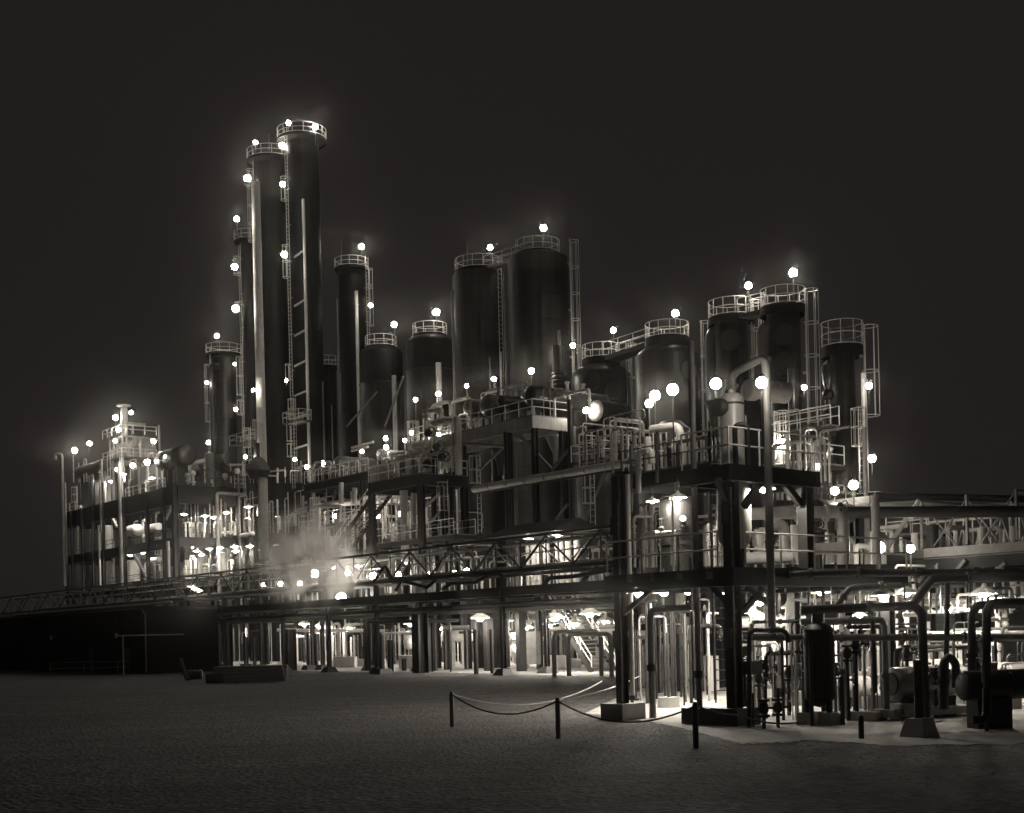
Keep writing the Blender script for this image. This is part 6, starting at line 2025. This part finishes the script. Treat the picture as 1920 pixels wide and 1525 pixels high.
for wh, xa, xb, ya, yb, ta, tb, n in FINE:
    for i in range(n):
        px = xa + (xb - xa) * (i + .5) / n + rnd.uniform(-4, 4)
        t = rnd.uniform(ta, tb)
        y1 = rnd.uniform(ya, ya * .5 + yb * .5)
        p = A(px, yb, t)
        q = A(px, y1, t)
        q.x, q.y = p.x, p.y
        u = rnd.random()
        if u < .3:                         # level run on its own stand
            ax = rnd.choice((E1, E2))
            L = rnd.uniform(1.2, 2.0 if 'right hand' in wh or 'roof' in wh else 4.5)
            pts = [p, q, q + ax * L] + ([q + ax * L - UP * rnd.uniform(.4, 1.5)] if u < .2 else [])
        elif u < .55:
            pts = [p, q, q + rnd.choice((E1, -E1)) * rnd.uniform(.4, 1.2), ]
            pts.append(V((pts[-1].x, pts[-1].y, p.z)))
        else:
            pts = [p, q]
        pipe('%s fine pipe from the left %s' % (ORD[i], wh), pts, rnd.choice((.04, .05, .07, .1)), rnd.choice(('white', 'white', 'pale', 'rail', 'grey')), .25, 6, flanges=1.3, mass='dense mass of fine pale pipework about the decks and bridges')
for wh, xa, xb, ya, yb, Ya, Yb, n in (('p', 1395, 1960, 1160, 1320, 34, 40, 60), ('q', 1395, 1960, 1085, 1150, 36, 46, 40), ('r', 1185, 1340, 1120, 1280, 42, 52, 34)):
    for i in range(n):
        px = xa + (xb - xa) * (i + .5) / n + rnd.uniform(-4, 4)
        Y = rnd.uniform(Ya, Yb)
        p = D(px, yb, Y)
        q = D(px, rnd.uniform(ya, ya * .5 + yb * .5), Y)
        q.x = p.x
        if wh != 'q':
            p.z = 0
        X_ = V((1, .1, 0))
        u = rnd.random()
        pts = [p, q]
        if u < .4:
            pts.append(q + rnd.choice((X_, -X_)) * rnd.uniform(.3, 1.1))
            if u < .25:
                pts.append(V((pts[-1].x, pts[-1].y, max(p.z, q.z - rnd.uniform(.4, 1.8)))))
        elif u < .6:
            pts = [q, q + X_ * rnd.uniform(.6, 2.4)]
            pts.insert(0, V((q.x, q.y, max(0, q.z - rnd.uniform(.3, 1)))))
        pipe('', pts, rnd.choice((.02, .03, .045, .06)), rnd.choice(('dark', 'black', 'black', 'grey', 'pale')), .12, 6, flanges=1.0, mass='tangle of thin dark pipes about the pumps')
close_masses()
# upright ladders and small railed landings
for i, (px, y0, y1, t, w, wh) in enumerate(((556, 905, 745, 16.5, .45, 'below the cages of the tallest column'), (598, 1020, 930, 8, .45, 'above the steam'), (838, 1005, 900, 6.2, .45, 'between the right legs of the lower front deck'), (1112, 985, 880, 8, .45, 'under the slanting white pipe'), (1245, 885, 800, -5, .4, 'against the cone topped tank'), (1620, 935, 760, 11, .5, 'beside the lone right hand column'), (148, 1090, 910, 14.6, .5, 'in the first bay of the left block'), (303, 1085, 1005, 14.8, .5, 'beside the corner of the left block'), (470, 900, 800, 15.8, .5, 'at the foot of the pale stack'), (900, 1000, 850, 9.5, .45, 'under the vessel deck'))):
    p, q = A(px, y0, t), A(px, y1, t)
    q.x, q.y = p.x, p.y
    k = thing('steel_ladder', 'slim upright ladder ' + wh, 'ladder', p, 'slim ladders')
    b = MB()
    for sg in (-1, 1):
        b.tube([p + E1 * (sg * w / 2), q + E1 * (sg * w / 2)], .03, 5)
    b.build('stiles', 'rail', k)
    z = p.z + .2
    while z < q.z:
        MB().tube([V((p.x, p.y, z)) - E1 * (w / 2), V((p.x, p.y, z)) + E1 * (w / 2)], .02, 4).build('rung', 'rail', k)
        z += .4
    b = MB()
    c = q - E2 * .35
    for dz in (-.2, -1.2, -2.2):
        b.ring(c + UP * dz, .38, .028, 0, 360, 4, 16)
    for a in range(6):
        o = V((math.cos(a), math.sin(a), 0)) * .38
        b.tube([c + o - UP * .2, c + o - UP * 2.2], .022, 4)
    b.build('cage', 'rail', k)
for i, (xa, xb, y, ta, tb, wh) in enumerate(((1085, 1160, 838, 9.5, 11.5, 'before the left domed tank'), (1070, 1130, 862, 8, 9.2, 'at the right end of the vessel deck'), (1660, 1740, 1000, 2, 4, 'at the start of the right span'), (430, 470, 830, 16.2, 17.6, 'left of the foot of the pale stack'), (530, 560, 790, 16.5, 18, 'between the tall columns, low'), (560, 640, 985, 8, 10, 'behind the top of the steam'))):
    z = A((xa + xb) / 2, y, ta).z
    deck('small railed landing ' + wh, sx(xa, y, ta), sx(xb, y, ta), ta, tb, z, .16, [], mt='dark', rails=('f', 'l', 'r', 'b'), zl=z - .2, name='landing')
# splice plates, bolts and conduits on the near columns
for a, t, lb in ((sA, tN, 'thin conduit clipped to the left near steel column'), (sBk, tN, 'thin conduit clipped to the near black corner column')):
    p = W(a + .2, t - .2, .5)
    b = MB().tube([p, V((p.x, p.y, 3.4)), V((p.x, p.y, z1 - .6))], .022, 6)
    for z in (.9, 1.8, 2.7, 4.6, 5.5):
        b.cyl(V((p.x, p.y, z)), V((p.x, p.y, z + .06)), .035, None, 6)
    b.solo('conduit', 'grey', lb, 'conduit')
    for z in (2.0, 5.2):
        q = MB().bx(a - .13, a + .13, t - .215, t - .19, z, z + .5)
        for e in (-.08, .08):
            for zz in (.07, .19, .31, .43):
                c = W(a + e, t - .215, z + zz)
                q.cyl(c, c - E2 * .02, .018, None, 6)
        q.build('splice_plate', 'dark', NS)
for i, (px, y) in enumerate(((1180, 1085), (1225, 1083), (1275, 1081), (1330, 1079))):
    c = A(px, y, tN - .42)
    MB().cube(c - UP * .1, .14, .1, .2).solo('junction_box', 'grey', '%s small junction box from the left on the near lower deck edge' % ORD[i], 'box', 'junction boxes on the near deck edge')

# ================================================================== globe lamps (x, y in the photo, row, pole, place)
LAMPS = [
 (479, 268, 21, 1.7, 'on a pole over the crown of the lower tall column'),
 (528, 273, 22, 1.5, 'at the lower end of the high catwalk between the tall crowns'),
 (548, 255, 23, 1.5, 'at the upper end of the high catwalk between the tall crowns'),
 (541, 231, 24, 2.2, 'topmost of all, on the highest crown'),
 (591, 238, 24, 2.0, 'at the right end of the highest crown'),
 (464, 335, 12.8, 0.5, 'just left of the head of the pale stack'),
 (444, 411, 11.3, 1.6, 'on the small platform left of the pale stack'),
 (440, 501, 11.3, 0.5, 'beside the upper ladder cage left of the pale stack'),
 (442, 579, 11.3, 0.5, 'beside the second ladder cage left of the pale stack'),
 (530, 346, 18, 0.5, 'upper of the pair high between the two tall columns'),
 (533, 478, 18, 0.5, 'lower of the pair high between the two tall columns'),
 (537, 714, 18, 0.5, 'inside a ladder cage right of the pale stack'),
 (440, 683, 19, 0.5, 'in the large lit cage left of the pale stack'),
 (442, 768, 19, 0.5, 'in the lower lit cage left of the pale stack'),
 (475, 732, 12.0, 0.5, 'against the left edge of the pale stack, halfway down'),
 (553, 862, 19.5, 0.6, 'at the foot of the ladder cage of the tallest column'),
 (576, 876, 19, 1.0, 'at the foot of the long riser pipe'),
 (407, 630, 21.5, 1.6, 'on the short left column'),
 (388, 718, 19, 0.5, 'left of the short left column, halfway down'),
 (391, 830, 16, 1.6, 'above the domed stub left of the pale stack'),
 (460, 857, 11.5, 1.6, 'low between the short left column and the pale stack'),
 (678, 463, 33.5, 2.2, 'over the crown of the white piped column'),
 (695, 573, 31, 0.5, 'beside the caged ladder of the white piped column'),
 (739, 609, 24, 2.2, 'on the left squat tank'),
 (818, 586, 23.5, 2.0, 'on the right squat tank'),
 (919, 465, 27.5, 2.2, 'on the crown of the left silo'),
 (1019, 428, 27, 2.5, 'on the crown of the biggest silo'),
 (1074, 648, 23, 0.5, 'beside the caged ladder of the biggest silo'),
 (1150, 620, 19.5, 2.2, 'on the left domed tank'),
 (1266, 588, 19, 2.2, 'on the right domed tank'),
 (1342, 720, -19.2, 1.6, 'below the stubby right hand column'),
 (1403, 536, 15.5, 2.2, 'on the stubby right hand column'),
 (1487, 512, 15, 2.2, 'on the tall right hand column'),
 (1508, 727, 12.3, 0.5, 'against the right side of the tall right hand column'),
 (1629, 724, 11.5, 1.0, 'upper of the pair right of the lone column'),
 (1635, 860, 11.5, 0.8, 'lower of the pair right of the lone column'),
 (1533, 875, 9, 1.5, 'left of the foot of the lone column'),
 (779, 750, 16, 2.5, 'above the left end of the long vessel deck'),
 (822, 739, 15.5, 2.5, 'second from the left above the long vessel deck'),
 (875, 724, 16.5, 2.8, 'third from the left above the long vessel deck'),
 (926, 711, 17, 2.8, 'fourth from the left above the long vessel deck'),
 (996, 696, 16, 2.6, 'over the near corner of the long vessel deck'),
 (723, 822, 9, 2.0, 'upper of two over the deck with the pale cabinet'),
 (724, 839, 8, 2.4, 'lower of two over the deck with the pale cabinet'),
 (759, 826, 9.5, 1.5, 'left of the cage on the lower front deck'),
 (772, 812, 9.5, 1.5, 'inside the cage on the lower front deck'),
 (822, 817, 8.5, 2.0, 'among the pipes over the lower front deck'),
 (679, 847, 10, 2.5, 'right of the two horizontal drums'),
 (606, 868, 12, 1.6, 'over the smaller horizontal drum'),
 (1099, 770, 12, 2.2, 'left of the paler round drum end, before the left domed tank'),
 (1217, 757, -4.5, 3.4, 'lower of the two bright ones before the right domed tank'),
 (1228, 742, 11.5, 2.2, 'dimmer one between the two bright ones before the domed tank'),
 (1261, 731, -6.5, 4.5, 'on the tallest pole before the right domed tank'),
 (1428, 718, -22.3, 1.6, 'behind the arched pipe of the near drum'),
 (1468, 832, 8, 1.2, 'glaring in the ladder cage below the tall right hand column'),
 (1565, 921, 2, 2.2, 'left of the two bright ones at the foot of the lone column'),
 (1600, 910, -2, 2.6, 'right of the two bright ones at the foot of the lone column'),
 (1648, 1027, -9, 1.2, 'left of the two by the end of the near railing'),
 (1707, 1029, -2, 1.2, 'right of the two by the end of the near railing'),
 (1415, 941, -3, 1.2, 'seen between the legs under the near upper deck'),
 (1106, 1055, 4.6, 0.7, 'in the truss right of the white columns'),
 (630, 968, 8, 1.6, 'left of the long stair'),
 (708, 968, 8, 1.4, 'right of the long stair'),
 (752, 964, 12, 1.6, 'left one behind the legs of the lower front deck'),
 (840, 962, 10, 1.6, 'right one behind the legs of the lower front deck'),
 (748, 1078, 4, 0.5, 'first from the left in the middle of the truss bridge'),
 (804, 1077, 3.5, 0.5, 'second from the left in the middle of the truss bridge'),
 (852, 1075, 3.5, 0.5, 'third from the left in the middle of the truss bridge'),
 (875, 1071, 5, 0.5, 'fourth from the left in the middle of the truss bridge'),
 (494, 1097, 3, 0.8, 'left of the three beside the steam'),
 (526, 1095, 3, 0.8, 'middle of the three beside the steam'),
 (563, 1095, 3.5, 0.8, 'nearest to the steam of the three beside it'),
 (140, 845, 17, 2.4, 'leftmost of all on the left block roof'),
 (168, 832, 18, 2.4, 'second from the left on the left block roof'),
 (217, 783, 20, 2.4, 'left of the short stack on the left block'),
 (246, 774, 20, 4.0, 'right of the short stack on the left block'),
 (222, 806, 18, 0.8, 'on the upper railing of the pale cabin'),
 (216, 827, 16.5, 0.8, 'on the lower railing of the pale cabin'),
 (288, 828, 18, 2.6, 'right of the pale cabin'),
 (313, 857, 15, 3.0, 'at the left end of the big horizontal duct'),
 (220, 881, 13.5, 2.0, 'low at the ladder under the pale cabin'),
 (249, 873, 14, 2.4, 'below the pale cabin, left of two'),
 (276, 867, 14.5, 2.4, 'below the pale cabin, right of two'),
 (640, 1121, 2.6, .5, 'added to light the steam, low behind the rack beam'),  # the lamps from here on are added to light the steam
 (700, 1080, .6, .4, 'added to light the steam at the mouth of the jet'),
 (652, 1074, .9, .4, 'added to light the steam from inside the jet'),
 (590, 1076, 1.2, .5, 'added inside the steam to brighten the cloud'),
]
for i, (x, y, t, L, w) in enumerate(LAMPS):
    big = (1.75 if (y < 640 and x < 1100) or x < 330 else 1.4 if y < 640 else 1.1) * {1217: 1.15, 1228: 1.7, 1261: 1.15, 1428: .85, 1342: .75, 640: 2.3, 700: 1.3, 590: 1.8, 652: .95, 1565: 1.25, 1600: 1.1, 140: 1.4, 1648: 1.0, 1707: 1.1, 1468: 1.3, 1415: 1.1}.get(x, 1.0)
    lamp(x, y, t, 'bright globe lamp ' + w, L, big * (.82 + .4 * ((i * 37) % 11) / 11))

# ================================================================== haze added for the lamp halos
def haze(density, aniso):
    m = bpy.data.materials.new('halo_haze')
    m.use_nodes = True
    nt = m.node_tree
    nt.nodes.clear()
    v = nt.nodes.new('ShaderNodeVolumePrincipled')
    v.inputs['Color'].default_value = (0.95, 0.93, 0.9, 1)
    v.inputs['Density'].default_value = density
    v.inputs['Anisotropy'].default_value = aniso
    o = nt.nodes.new('ShaderNodeOutputMaterial')
    nt.links.new(v.outputs[0], o.inputs['Volume'])
    m.volume_intersection_method = 'FAST' if hasattr(m, 'volume_intersection_method') else m.volume_intersection_method
    lo, hi = V((-760, -80, -1)), V((760, 1560, 95))
    b = MB().hexa([V((x, y, z)) for z in (lo.z, hi.z) for x, y in ((lo.x, lo.y), (hi.x, lo.y), (hi.x, hi.y), (lo.x, hi.y))])
    b.solo('haze', m, 'thin haze added to give the lamps soft halos', None, None, 'stuff')


HAZE = 0.00027
if HAZE:
    haze(HAZE, 0.984)
